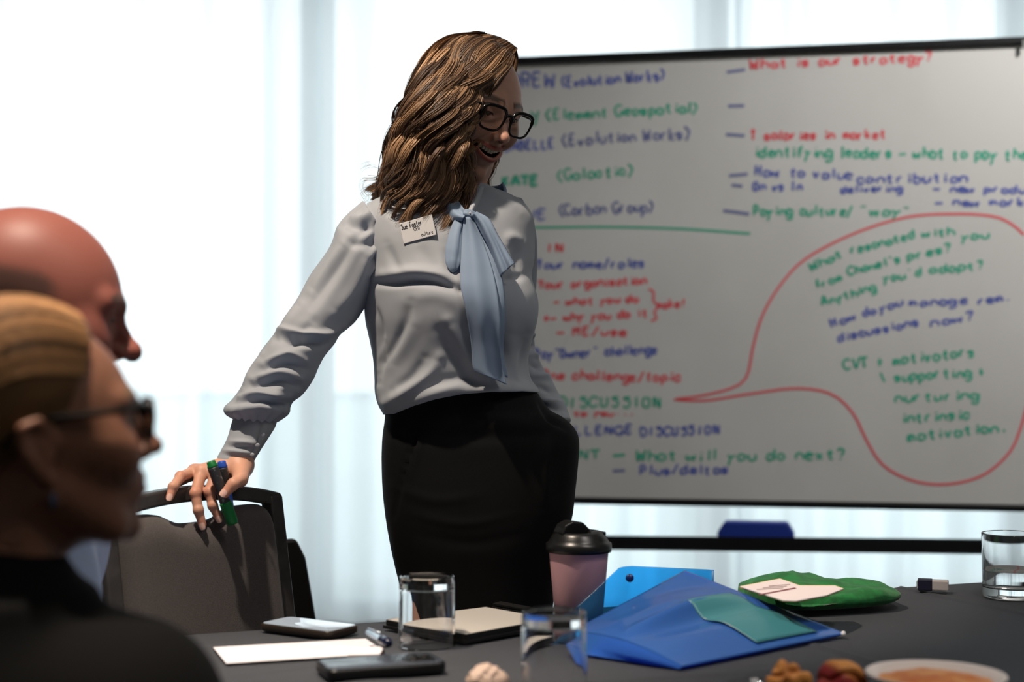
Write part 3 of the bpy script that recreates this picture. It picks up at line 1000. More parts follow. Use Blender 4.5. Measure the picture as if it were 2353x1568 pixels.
def eyeglasses(parent, O, R, z0=.020, w=.050, h=.044, gap=.0165, tilt=.1, front=.0985, hook=-.012, s=1.0, bar=.0028):
    """spectacles in the head frame: two rims, bridge, temples; lenses are sub-parts"""
    g = thing('eyeglasses', None, None)
    g.parent = parent
    g.matrix_parent_inverse = wmat(parent).inverted()
    X = lambda q: O + (np.asarray(q, float) * s) @ R.T
    mb = MB()
    lens = []
    for sd in (-1, 1):
        cx = sd * (gap / 2 + w / 2)
        a = np.linspace(0, 2 * math.pi, 41)
        ex = np.sign(np.cos(a)) * np.abs(np.cos(a)) ** .62 * w / 2
        ez = np.sign(np.sin(a)) * np.abs(np.sin(a)) ** .70 * h / 2
        ez = np.where(ez < 0, ez * 1.04, ez * .94)
        ex = ex * (1 + .07 * ez / (h / 2))
        pts = np.stack([cx + ex, front - .16 * (cx + ex) ** 2 * 8 - ez * tilt * -1 * .6, z0 + ez], 1)
        t_, N_, B_ = frames(pts)
        r_ = np.where(ez > 0, bar * 1.05, bar * .72)
        mb.add(*tube(X(pts), r_ * s, 8, cap=False))
        lens.append((pts, cx))
    b0 = np.array([[-gap / 2 - .002, front, z0 + .006], [0, front + .002, z0 + .010], [gap / 2 + .002, front, z0 + .006]])
    mb.add(*tube(X(cr(b0, 9)), bar * s, 8))
    mb.build('rims', M_gframe, g)
    for sd in (-1, 1):
        xo = sd * (gap / 2 + w + .001)
        tpts = np.array([[xo, front - .010, z0 + .014], [sd * .074, front - .022, z0 + .013], [sd * .0775, .03, z0 + .012], [sd * .0775, hook, z0 + .012], [sd * .076, hook - .025, z0 - .010]])
        tp_ = X(cr(tpts, 20))
        obj('temple_arm', *tube(tp_, np.linspace(.0034, .0022, 20) * s, 8), M_gframe, g)
    for pts, cx in lens:
        c = np.mean(pts[:-1], 0)
        c[1] += .0012
        v = np.vstack([X(pts[:-1]), X(c)])
        k = len(pts) - 1
        obj('lens', v, [[i, (i + 1) % k, k] for i in range(k)], M_lens, g)
    return g


def eyeballs(parent, O, R, s=1.0):
    for sd in (-1, 1):
        c = O + R @ (np.array([sd * .031, .0745, .0200]) * s)
        n = 16
        prof = [(.0115 * math.sin(t), .0115 * math.cos(t)) for t in np.linspace(0, math.pi, n)]
        v, f = lathe(prof, 20)
        v = (v * s) @ np.stack([R[:, 0], -R[:, 2], R[:, 1]], 0) + c
        fm = [1 if i // 20 < 4 else 0 for i in range(len(f))]
        obj('eye', v, f, [M_eye, M_iris], parent, fmat=fm)


def locks(name, curves, widths, tints, centre, squash, tilt, parent, mat):
    """fine flat strands lying on the surface of the hair mass, one mesh: curves (k, n, 3)"""
    curves = np.asarray(curves)
    k, n = curves.shape[:2]
    t = np.gradient(curves, axis=1)
    t /= np.maximum(np.linalg.norm(t, axis=2, keepdims=True), 1e-9)
    out = (curves - centre) * squash
    out -= t * (out * t).sum(2, keepdims=True)
    out /= np.maximum(np.linalg.norm(out, axis=2, keepdims=True), 1e-9)
    s = np.cross(t, out)
    s = s * np.cos(tilt)[:, None, None] + out * np.sin(tilt)[:, None, None]
    w = widths[:, :, None] * s
    v = np.stack([curves - w, curves + w], 2)
    base = (np.arange(k) * n * 2)[:, None] + (np.arange(n - 1) * 2)[None, :]
    f = np.stack([base, base + 1, base + 3, base + 2], -1).reshape(-1, 4)
    return obj(name, v.reshape(-1, 3), f, mat, parent, attr=np.repeat(tints.reshape(-1, 3), 2, 0))


def strands(name, curves, radii, tints, parent, mat, ns=3):
    """many tapered hair strands as one mesh: curves (k, n, 3)"""
    curves = np.asarray(curves)
    k, n = curves.shape[:2]
    t = np.gradient(curves, axis=1)
    t /= np.maximum(np.linalg.norm(t, axis=2, keepdims=True), 1e-9)
    ref = np.array([.31, -.83, .45])
    a = np.cross(t, ref); a /= np.maximum(np.linalg.norm(a, axis=2, keepdims=True), 1e-9)
    b = np.cross(t, a)
    an = np.arange(ns) * 2 * math.pi / ns
    v = curves[:, :, None, :] + radii[:, :, None, None] * (np.cos(an)[:, None] * a[:, :, None, :] + np.sin(an)[:, None] * b[:, :, None, :])
    base = (np.arange(k) * n * ns)[:, None, None] + (np.arange(n - 1) * ns)[None, :, None]
    j = np.arange(ns)[None, None, :]
    j2 = (j + 1) % ns
    f = np.stack([base + j, base + j2, base + ns + j2, base + ns + j], -1).reshape(-1, 4)
    att = np.repeat(tints.reshape(-1, 3), ns, 0)
    return obj(name, v.reshape(-1, 3), f, mat, parent, attr=att)


M_hair = material('hair', (.2, .12, .07), .5, attr=True, spec=.3)
# ------------------------------------------------------------------ the standing woman
WY = 2.45
woman = thing('person', 'smiling woman in pale blue blouse and black skirt leaning on a chair', 'person', (-.10, 2.47, 0))
WR = head_frame(45, 24, 5)
WO = P(1161, 262, 2.425) - WR @ np.array([0, .092, .027])
WOPT = dict(skull_c=(0, -.002, .041), skull=(.0725, .0840, .0780), smile=1.0, lash=1.0, brow=(.075, .045, .03))
SKIN = (.62, .345, .25)
w2h = lambda p: ((p - WO.astype(np.float32)) @ WR.astype(np.float32))
neck_top = WO + WR @ np.array([0, -.012, -.045])
neck_bot = P(1058, 520, 2.50)
sh_r, sh_l = P(880, 530, 2.47), P(1178, 520, 2.56)
el_r, wr_r = P(690, 806, 2.40), P(552, 1068, 2.325)
el_l, wr_l = P(1207, 832, 2.612), P(1276, 946, 2.572)
hip = P(1080, 1000, 2.49)
BDR = np.array([.92, .20, 0])          # across the hips/shoulders, her right to her left


def w_rest(p):
    d = cap(p, neck_top, neck_bot, .049, .056)
    d = smin(d, cap(p, neck_bot, (sh_r + sh_l) / 2 * .0 + neck_bot + [-.03, .01, -.12], .054, .070), .03)
    d = smin(d, cap(p, neck_bot + [-.02, 0, -.10], hip + [0, 0, .12], .075, .072), .03)
    d = smin(d, cap(p, neck_bot + [-.0, 0, -.07], sh_r, .034, .026), .03)
    d = smin(d, cap(p, neck_bot + [.0, 0, -.07], sh_l, .034, .026), .03)
    d = smin(d, chain(p, [sh_r, el_r, wr_r], [.030, .026, .017], .015), .02)
    d = smin(d, chain(p, [sh_l, P(1203, 640, 2.61), el_l, wr_l], [.013, .012, .011, .010], .008), .015)
    for s in (-1, 1):
        h0 = hip + BDR * s * .075
        kn = np.array([h0[0] + .02 + .01 * s, h0[1] - .01, .47])
        an = np.array([h0[0] + .03 + .01 * s, h0[1] + .02, .075])
        d = smin(d, chain(p, [h0, kn, an], [.054, .048, .034], .02), .03)
        d = smin(d, cap(p, an + [0, 0, -.035], an + np.array([.10, -.10, -.045]), .034, .028), .03)
    return d


def w_head(p):
    d = head_sdf(w2h(p), WOPT)
    return smin(d, cap(p, neck_top, neck_bot, .048, .055), .018)


# right hand: draped over the chair rail, two markers pinched under the thumb
HP = lambda x, y, Y: P(x, y, Y)
HW = HP(553, 1068, 2.318)
FING = [
    ([HP(497, 1090, 2.288), HP(481, 1132, 2.268), HP(489, 1163, 2.264), HP(502, 1190, 2.266)], [.0092, .0079, .0071, .0061]),
    ([HP(463, 1085, 2.292), HP(449, 1135, 2.253), HP(456, 1174, 2.247), HP(465, 1206, 2.248)], [.0092, .0081, .0073, .0062]),
    ([HP(447, 1084, 2.308), HP(415, 1096, 2.258), HP(398, 1120, 2.228), HP(390, 1143, 2.220)], [.0092, .0078, .0070, .0059]),
    ([HP(452, 1090, 2.330), HP(422, 1102, 2.312), HP(404, 1114, 2.300), HP(394, 1123, 2.292)], [.0085, .0070, .0063, .0054]),
]
THUMB = ([HP(556, 1084, 2.300), HP(552, 1102, 2.268), HP(536, 1113, 2.246), HP(517, 1134, 2.240)], [.0120, .0096, .0086, .0073])


def w_hand(p):
    d = cap(p, wr_r, HW, .0180, .0190)
    pal = None
    for pts, rs in FING:
        e = cap(p, HW + (pts[0] - HW) * .12, pts[0],   .0140, .0096)
        pal = e if pal is None else smin(pal, e, .014)
    d = smin(d, pal, .016)
    d = smin(d, cap(p, HW, THUMB[0][1], .0155, .0100), .012)
    for pts, rs in FING:
        c = chain(p, pts, rs, .004)
        for kk in (1, 2):
            c = smin(c, sph(p, pts[kk] + np.array([0, -.0015, .001]), rs[kk] * .99), .003)
        c = smin(c, sph(p, pts[0] + np.array([0, -.001, .002]), .0088), .007)
        d = smin(d, c, .006)
    d = smin(d, chain(p, *THUMB, .005), .008)
    return d


def nail(pts, rs, toward):
    """a small nail plate on the back of a fingertip"""
    a, b = pts[-2], pts[-1]
    ax = (b - a) / np.linalg.norm(b - a)
    n = toward - ax * (toward @ ax); n /= np.linalg.norm(n)
    s = np.cross(ax, n)
    c = b + ax * rs[-1] * .35
    v = []
    for i in np.linspace(-1, 1, 7):
        for j in np.linspace(-1, 1, 7):
            w_ = .78 * math.sqrt(max(0.02, 1 - max(0, abs(i) - .35) ** 2 * 1.6))
            ang = j * w_
            v.append(c + ax * i * .0056 + (n * math.cos(ang) + s * math.sin(ang)) * rs[-1] * (1.045 - .10 * max(0, i) ** 2))
    return np.array(v), grid_faces(7, 7)


def build_woman_body():
    V, FQ, n = [], [], 0
    for fn, lo, hi, h in ((w_head, np.minimum(WO, neck_bot) - [.16, .16, .02], np.maximum(WO, neck_bot) + [.16, .16, .17], .0016),
                          (w_hand, P(376, 1230, 2.36) * [1, 0, 1] + [0, 2.20, 0], P(590, 1040, 2.2) * [1, 0, 1] + [0, 2.36, 0], .0012),
                          (w_rest, (-.62, 2.15, 0.0), (.16, 2.80, 1.60), .009)):
        v, f = sdf_mesh(fn, lo, hi, h)
        V.append(v); FQ += [[i + n for i in q] for q in f]; n += len(v)
    v = np.concatenate(V)
    c = head_tint((v - WO) @ WR, WOPT, SKIN)
    far = np.linalg.norm(v - WO, axis=1) > .2
    c[far] = SKIN
    k = noise3(v, 160, 2, 2)[:, None]
    c = np.clip(c * (1 + .05 * k), 0, 1)
    hand = v[:, 0] < P(566, 1080, 2.3)[0]
    c[hand] = c[hand] * [1.06, 1.0, .95]
    tips = np.array([q[0][-1] for q in FING] + [THUMB[0][-1]] + [q[0][1] for q in FING])
    d = np.min(np.linalg.norm(v[:, None] - tips[None], axis=2), 1)
    c *= 1 - np.array([0, .22, .24]) * np.exp(-(d / .011) ** 2)[:, None]
    return obj('body', v, FQ, M_skin, woman, attr=c)


body = build_woman_body()
eyeballs(woman, WO, WR)
M_nail = material('fingernail', (.78, .50, .42), .25)
for (pts, rs), tw in zip(FING[:3] + [THUMB], ([0, -1, .1], [0, -1, .1], [.2, -1, .3], [0, -1, .5])):
    obj('fingernail', *nail(pts, rs, np.array(tw, float)), M_nail, woman)

# upper teeth: separate crowns on an arc
mb = MB()
for k in range(-4, 4):
    x = (k + .5) * .0062
    w_, hgt = (.0058, .0090) if abs(k + .5) < 1 else (.0054, .0080)
    zc_ = -.0425 + 11 * x * x + .0062 - hgt / 2 + .002
    y_ = .0888 - 9.5 * x * x
    a = math.atan(-19 * x)
    v, f = box((x, y_, zc_), (w_, .004, hgt), rz(a))
    mb.add(WO + v @ WR.T, f)
mb.build('upper_teeth', M_teeth, woman, mods=[BEV(.0012, 3)])
v, f = box((0, .075, -.036), (.04, .02, .012))
g = eyeglasses(woman, WO, WR, z0=.0175, w=.0510, h=.0415, front=.1035)
tag(g, 'black rectangular-framed eyeglasses')

# ---- hair: locks that leave the side parting, wrap the skull and fall in waves to the shoulder
HG = {  # s: list of (px, py, Y)
    0.00: [(1188, 112, 2.485), (1158, 150, 2.432), (1120, 205, 2.395), (1082, 258, 2.378), (1056, 300, 2.380), (1055, 345, 2.388), (1054, 385, 2.398), (1034, 440, 2.410)],
    0.12: [(1178, 104, 2.490), (1138, 140, 2.425), (1090, 205, 2.385), (1052, 268, 2.366), (1030, 318, 2.366), (1036, 370, 2.374), (1040, 420, 2.386), (1018, 502, 2.392)],
    0.30: [(1160, 92, 2.50), (1108, 124, 2.425), (1055, 200, 2.378), (1018, 275, 2.356), (1000, 345, 2.356), (1014, 400, 2.364), (1020, 455, 2.376), (1004, 520, 2.378)],
    0.50: [(1140, 84, 2.515), (1070, 106, 2.44), (1015, 182, 2.388), (982, 262, 2.366), (962, 338, 2.364), (970, 400, 2.372), (966, 455, 2.384), (964, 520, 2.384)],
    0.70: [(1118, 77, 2.53), (1040, 95, 2.47), (982, 165, 2.42), (948, 250, 2.396), (930, 330, 2.392), (928, 390, 2.398), (914, 446, 2.410), (918, 506, 2.405)],
    0.88: [(1102, 74, 2.545), (1018, 96, 2.505), (964, 170, 2.462), (929, 255, 2.440), (910, 325, 2.436), (902, 380, 2.440), (876, 430, 2.452), (872, 482, 2.445)],
    1.00: [(1090, 74, 2.56), (1008, 103, 2.545), (956, 182, 2.522), (921, 262, 2.510), (902, 330, 2.508), (890, 385, 2.512), (862, 425, 2.520), (836, 448, 2.520)],
    1.25: [(1095, 78, 2.58), (1015, 112, 2.605), (968, 195, 2.610), (938, 275, 2.615), (922, 345, 2.615), (915, 400, 2.615), (905, 440, 2.615), (890, 470, 2.61)],
    1.50: [(1115, 84, 2.585), (1062, 122, 2.645), (1022, 205, 2.665), (1000, 285, 2.672), (990, 350, 2.670), (985, 400, 2.665), (980, 445, 2.66), (975, 480, 2.65)],
    1.75: [(1140, 90, 2.575), (1120, 130, 2.640), (1092, 210, 2.665), (1072, 290, 2.670), (1062, 350, 2.662), (1060, 400, 2.650), (1055, 440, 2.64), (1050, 470, 2.63)],
    2.00: [(1165, 98, 2.560), (1165, 135, 2.600), (1150, 205, 2.620), (1130, 280, 2.625), (1118, 340, 2.615), (1112, 380, 2.600), (1106, 415, 2.585), (1095, 460, 2.57)],
    2.15: [(1182, 106, 2.535), (1190, 130, 2.560), (1178, 180, 2.585), (1158, 260, 2.600), (1140, 330, 2.590), (1128, 375, 2.575), (1118, 405, 2.560), (1096, 440, 2.55)],
}
HS = sorted(HG)
HN = 42
HGW = np.array([cr([P(*q) for q in HG[s]], HN) for s in HS])


def hair_guide(s):
    s = np.clip(s, HS[0], HS[-1])
    i = min(max(np.searchsorted(HS, s) - 1, 0), len(HS) - 2)
    t = (s - HS[i]) / (HS[i + 1] - HS[i])
    return HGW[i] * (1 - t) + HGW[i + 1] * t


def build_hair():
    r = np.random.default_rng(21)
    curves, radii, tints, lifts = [], [], [], []
    tt = np.linspace(0, 1, HN)
    axis_c = WO + WR @ np.array([0, -.005, .03])
    nl = 215
    ss = np.concatenate([np.linspace(0.0, 1.06, 155), np.linspace(1.06, 2.15, 60)])
    for li in range(nl):
        s = float(np.clip(ss[li] + r.normal(0, .022), 0, 2.15))
        g = hair_guide(s)
        layer = r.choice([0, 0, 1, 1, 2])
        out = g - axis_c
        out[:, 2] *= .25
        out /= np.maximum(np.linalg.norm(out, axis=1, keepdims=True), 1e-6)
        tan = np.gradient(g, axis=0); tan /= np.linalg.norm(tan, axis=1, keepdims=True)
        side = np.cross(tan, out); side /= np.maximum(np.linalg.norm(side, axis=1, keepdims=True), 1e-6)
        ramp = np.clip((tt - .18) / .45, 0, 1)
        ph = r.uniform(0, 6.28) * .55 + s * 6.0
        wl = r.uniform(2.1, 2.8)
        amp = r.uniform(.016, .036) * (.5 if s < .12 or .86 < s < 1.5 else .4 if s >= 1.5 else 1)
        w1 = np.sin(tt * wl * 6.28 + ph) * amp * ramp
        w2 = np.cos(tt * wl * 6.28 + ph + .5) * amp * .8 * ramp
        g = g + side * w1[:, None] + out * (w2 - layer * .009 * np.clip(tt * 5, 0.15, 1))[:, None]
        ln = 1.0 if s > 1.1 else r.choice([1, 1, 1, .96, .88])
        if ln < 1:
            g = cr(g[:int(HN * ln)], HN)
        curl = np.clip((tt - .80) / .2, 0, 1) ** 1.5 * r.uniform(-.026, .034)
        g = g + side * curl[:, None]
        nstr = 62 if s < 1.1 else 30
        rad0 = r.uniform(.0058, .0105)
        shade = r.normal(0, .6)
        lift0 = r.choice([.01, .025, .04, .055, .07])
        gold = np.clip(r.choice([.0, .05, .14, .28, .70]) + r.normal(0, .12), 0, 1)
        for k in range(nstr):
            a, rr = r.uniform(0, 6.28), math.sqrt(r.uniform(0, 1)) * rad0
            prof = (.25 + .75 * np.clip(tt / .28, 0, 1)) * (1 - .45 * np.clip((tt - .7) / .3, 0, 1))
            tw = a + tt * r.normal(1.2, .8)
            c = g + (side * np.cos(tw)[:, None] + out * np.sin(tw)[:, None] * .65) * (rr * prof)[:, None]
            if r.random() < .10:
                c = c + (side * r.normal(0, .007) + out * abs(r.normal(0, .004))) [:] * (tt ** 1.5)[:, None]
            curves.append(c)
            lifts.append(max(lift0 + math.sin(a) * rr * 4 + r.normal(0, .002), 0.004))
            radii.append(r.uniform(.00035, .00075) * (1 - .8 * np.clip((tt - .85) / .15, 0, 1)))
            gl = np.clip(gold + .15 * r.normal() + .25 * (tt - .45), 0, 1)[:, None]
            dark = np.array([.050, .028, .018]); golden = np.array([.47, .28, .15])
            col = (dark * (1 - gl) + golden * gl) * (1 + .16 * shade)
            tints.append(np.clip(col, .008, 1))
    # loose strands curling by the mouth and at the back
    loose = [[(1060, 300, 2.378), (1066, 340, 2.380), (1098, 322, 2.372), (1102, 334, 2.372), (1074, 356, 2.378), (1058, 385, 2.388), (1066, 420, 2.395)],
             [(1058, 290, 2.375), (1050, 330, 2.374), (1078, 345, 2.372), (1090, 338, 2.370), (1064, 370, 2.378), (1054, 400, 2.386), (1060, 450, 2.40)],
             [(905, 360, 2.51), (880, 385, 2.51), (850, 378, 2.51), (832, 386, 2.51)],
             [(900, 380, 2.51), (868, 408, 2.51), (838, 412, 2.51), (832, 430, 2.51), (842, 444, 2.51), (870, 444, 2.51)],
             [(890, 400, 2.50), (860, 425, 2.50), (835, 440, 2.50), (846, 462, 2.50), (830, 470, 2.50)]]
    for lo in loose:
        g = cr([P(*q) for q in lo], HN)
        for k in range(9):
            c = g + r.normal(0, .0013, 3) + r.normal(0, .0012, 3) * tt[:, None] * 3
            curves.append(c)
            lifts.append(.05)
            radii.append(np.full(HN, r.uniform(.0004, .0006)) * (1 - .7 * tt))
            tints.append(np.tile(np.array([.26, .15, .075]) * r.uniform(.7, 1.2), (HN, 1)))
    C_ = np.array(curves)
    q = (C_.reshape(-1, 3) - WO) @ WR
    ce, rr_ = np.array([0, -.003, .042]), np.array([.0765, .0880, .0815])
    dn = (q - ce) / rr_
    ln_ = np.linalg.norm(dn, axis=1)
    lift = 1.0 + np.repeat(np.array(lifts), HN) * np.tile(np.clip(tt * 8, .15, 1), len(C_))
    wt_ = np.clip((.95 - np.tile(tt, len(C_))) / .6, 0, 1)
    wt_ = (wt_ * wt_ * (3 - 2 * wt_) * (ln_ < lift))[:, None]
    q = q * (1 - wt_) + (ce + dn / ln_[:, None] * lift[:, None] * rr_) * wt_
    curves = (WO + q @ WR.T).reshape(C_.shape)
    return locks('hair', np.array(curves), np.array(radii), np.array(tints), axis_c, np.array([1, 1, .35]), r.normal(0, .45, len(curves)), woman, M_hair)


hair_o = build_hair()


# inner volume of the hair so no light leaks between the locks
def hair_core(p):
    q = w2h(p)
    d = ell(q, (0, -.006, .041), (.0742, .0840, .0790))
    d = np.maximum(d, (q[:, 1] - .052) * .9 - np.maximum(q[:, 2] - .05, 0) * .7)
    m = None
    for s in (.12, .35, .6, .85, 1.1, 1.4, 1.7):
        g = hair_guide(s)[[10, 17, 25, 32, 41]]
        c = axis_line
        g2 = g + (c - g) * np.array([.42, .42, .0])
        e = chain(p, g2, [.005, .012, .017, .013, .008])
        m = e if m is None else smin(m, e, .03)
    return smin(d, m, .02)


axis_line = P(1000, 350, 2.49)
v, f = sdf_mesh(hair_core, WO - [.25, .2, .25], WO + [.15, .2, .16], .005)
obj('hair_underlayer', v, f, M_hair, woman, attr=np.tile([.035, .02, .012], (len(v), 1)))
# ------------------------------------------------------------------ blouse, bow, skirt of the standing woman
BLUE = srgb(177, 182, 189)
M_blouse = material('blouse_crepe', BLUE, .62, spec=.25, noise=(9, srgb(169, 174, 182), .4, .7), bump=(900, .12, .0005), transl=.20, sheen=.1, tcol=srgb(128, 172, 222))
M_bow = material('bow_crepe', srgb(143, 162, 186), .6, spec=.25, bump=(900, .12, .0005), transl=.20, tcol=srgb(128, 172, 222))
M_skirt = material('skirt_black', srgb(7, 7, 9), .8, bump=(500, .2, .0006), spec=.25)


FOLD = 1.5


def fold(v, n, folds, facing=True, k_=None):
    """press folds into the cloth: (pixel polyline, width px, height m) as seen from the front of the figure"""
    px = to_px(v)
    face = np.clip(-n[:, 1] * 2.0, 0, 1) if facing else 1.0
    for pl, w, h in folds:
        q = cr(np.array(pl, float), 26)
        d2 = np.full(len(v), 1e9); tb = np.zeros(len(v))
        for i in range(len(q) - 1):
            a, b = q[i], q[i + 1]
            ab = b - a
            t = np.clip(((px - a) @ ab) / max(ab @ ab, 1e-9), 0, 1)
            dd = ((px - a - t[:, None] * ab) ** 2).sum(1)
            m = dd < d2
            d2 = np.where(m, dd, d2); tb = np.where(m, (i + t) / (len(q) - 1), tb)
        taper = np.sin(np.pi * np.clip(tb, .06, .94)) ** .6
        v = v + n * ((k_ or FOLD) * h * np.exp(-d2 / (w * w)) * taper * face)[:, None]
    return v


def contour_loft(rows, n, m, expo=2.2, cap=True):
    """rows: (py, left px, right px, centre Y, half depth); elliptical rings through both silhouettes"""
    R = cr(np.array(rows, float), m)
    a = np.linspace(0, 2 * math.pi, n, endpoint=False)
    rings = []
    for py, l, r, Y, dep in R:
        L_, R_ = P(l, py, Y), P(r, py, Y)
        c, h = (L_ + R_) / 2, (R_ - L_) / 2
        ca = np.sign(np.cos(a)) * np.abs(np.cos(a)) ** (2 / expo)
        sa = np.sign(np.sin(a)) * np.abs(np.sin(a)) ** (2 / expo)
        rings.append(c + ca[:, None] * h + sa[:, None] * np.array([0, dep, 0]))
    return loft(np.array(rings), cap)


def build_torso():
    rows = [(424, 1035, 1122, 2.51, .045), (434, 975, 1140, 2.505, .062), (448, 905, 1172, 2.50, .082), (464, 856, 1198, 2.495, .094), (486, 832, 1217, 2.49, .104), (516, 824, 1226, 2.485, .112),
            (560, 826, 1226, 2.48, .116), (600, 830, 1222, 2.48, .118), (640, 833, 1213, 2.48, .120), (690, 836, 1224, 2.48, .120), (735, 839, 1224, 2.48, .118), (780, 849, 1216, 2.48, .116),
            (826, 858, 1211, 2.48, .118), (868, 861, 1219, 2.48, .124), (900, 862, 1236, 2.48, .130), (925, 866, 1240, 2.48, .130), (940, 872, 1236, 2.48, .126), (952, 882, 1226, 2.48, .116)]
    v, f = contour_loft(rows, 220, 210)
    n = vnormals(v, f)
    # bust, seen three-quarter from her right; and the slope of the hem (lower on her right side)
    def bump(cx, cy, Y, r, h, ky=1.0):
        nonlocal v
        c = P(cx, cy, Y)
        d = (v - c) * np.array([1, .6, ky])
        k = np.exp(-(np.linalg.norm(d, axis=1) / r) ** 2)
        v = v + k[:, None] * h * np.array([.45, -.89, .0])
    bump(992, 712, 2.37, .082, .044, .95)
    bump(1185, 705, 2.38, .070, .036, .95)
    bump(1080, 600, 2.37, .16, .006)
    px = to_px(v)
    # hem line: left end low, right end higher
    hem = np.interp(px[:, 0], [860, 882, 905, 950, 1000, 1060, 1130, 1200, 1240], [938, 954, 952, 932, 916, 904, 898, 897, 905])
    low = np.clip((px[:, 1] - 860) / 92, 0, 1)
    target = 860 + (hem - 860) * low
    v[:, 2] += (px[:, 1] - target) * low * (v[:, 1] / F) * np.where(v[:, 1] < 2.56, 1, .6)
    n = vnormals(v, f)
    F_ = [([(866, 650), (910, 650), (950, 645), (1004, 648), (1058, 668)], 9, -.011), ([(880, 632), (947, 626), (1004, 632), (1050, 650)], 13, .007),
          ([(880, 834), (905, 800), (929, 748), (944, 692)], 10, -.006), ([(900, 842), (925, 800), (950, 745)], 16, .004),
          ([(856, 694), (872, 748), (876, 823), (868, 880)], 8, -.007), ([(843, 740), (858, 790), (864, 850)], 7, .005),
          ([(1030, 735), (1058, 785), (1093, 845), (1150, 884)], 13, .009), ([(1012, 760), (1035, 805), (1075, 865), (1120, 892)], 14, -.006),
          ([(886, 926), (929, 903), (985, 862), (1010, 820)], 13, .010), ([(905, 898), (945, 868), (975, 825)], 12, -.006), ([(940, 930), (985, 908), (1050, 890)], 11, .006),
          ([(1179, 570), (1187, 590), (1192, 628)], 10, -.007), ([(1150, 640), (1180, 640), (1205, 632)], 9, -.007), ([(1165, 560), (1175, 545), (1200, 560)], 12, .006),
          ([(1215, 770), (1200, 820), (1195, 880)], 10, -.005), ([(1180, 760), (1172, 820), (1180, 885)], 14, .005), ([(1135, 740), (1150, 800), (1165, 870)], 10, -.004),
          ([(890, 560), (905, 600), (920, 628)], 10, -.004), ([(1025, 560), (1035, 610), (1045, 650)], 14, -.004), ([(960, 560), (985, 600), (1000, 625)], 16, -.003),
          ([(868, 470), (905, 500), (912, 520)], 8, -.003), ([(880, 780), (868, 840), (864, 905)], 6, .004), ([(990, 880), (1060, 868), (1110, 880)], 12, -.004),
          ([(930, 690), (1000, 676), (1060, 700)], 18, .004), ([(1090, 430), (1140, 450), (1195, 490)], 10, .003)]
    v = fold(v, n, F_[:2])
    v = fold(v, n, F_[2:], k_=.95)
    v = v + n * (.0016 * noise3(v * np.array([1, 1, .6]), 26, 5, 2))[:, None]
    # open neckline: a narrow V down to the knot
    px = to_px(v)
    poly = np.array([(1040, 405), (1052, 436), (1076, 490), (1096, 452), (1108, 405)], float)
    ins_ = np.zeros(len(v), bool)
    for i in range(len(poly)):
        a_, b_ = poly[i], poly[(i + 1) % len(poly)]
        c_ = (a_[1] > px[:, 1]) != (b_[1] > px[:, 1])
        ins_ ^= c_ & (px[:, 0] < (b_[0] - a_[0]) * (px[:, 1] - a_[1]) / (b_[1] - a_[1] + 1e-12) + a_[0])
    ins_ &= v[:, 1] < 2.49
    f = [q for q in f if len(q) == 4 and not ins_[q].all()]
    return v, f


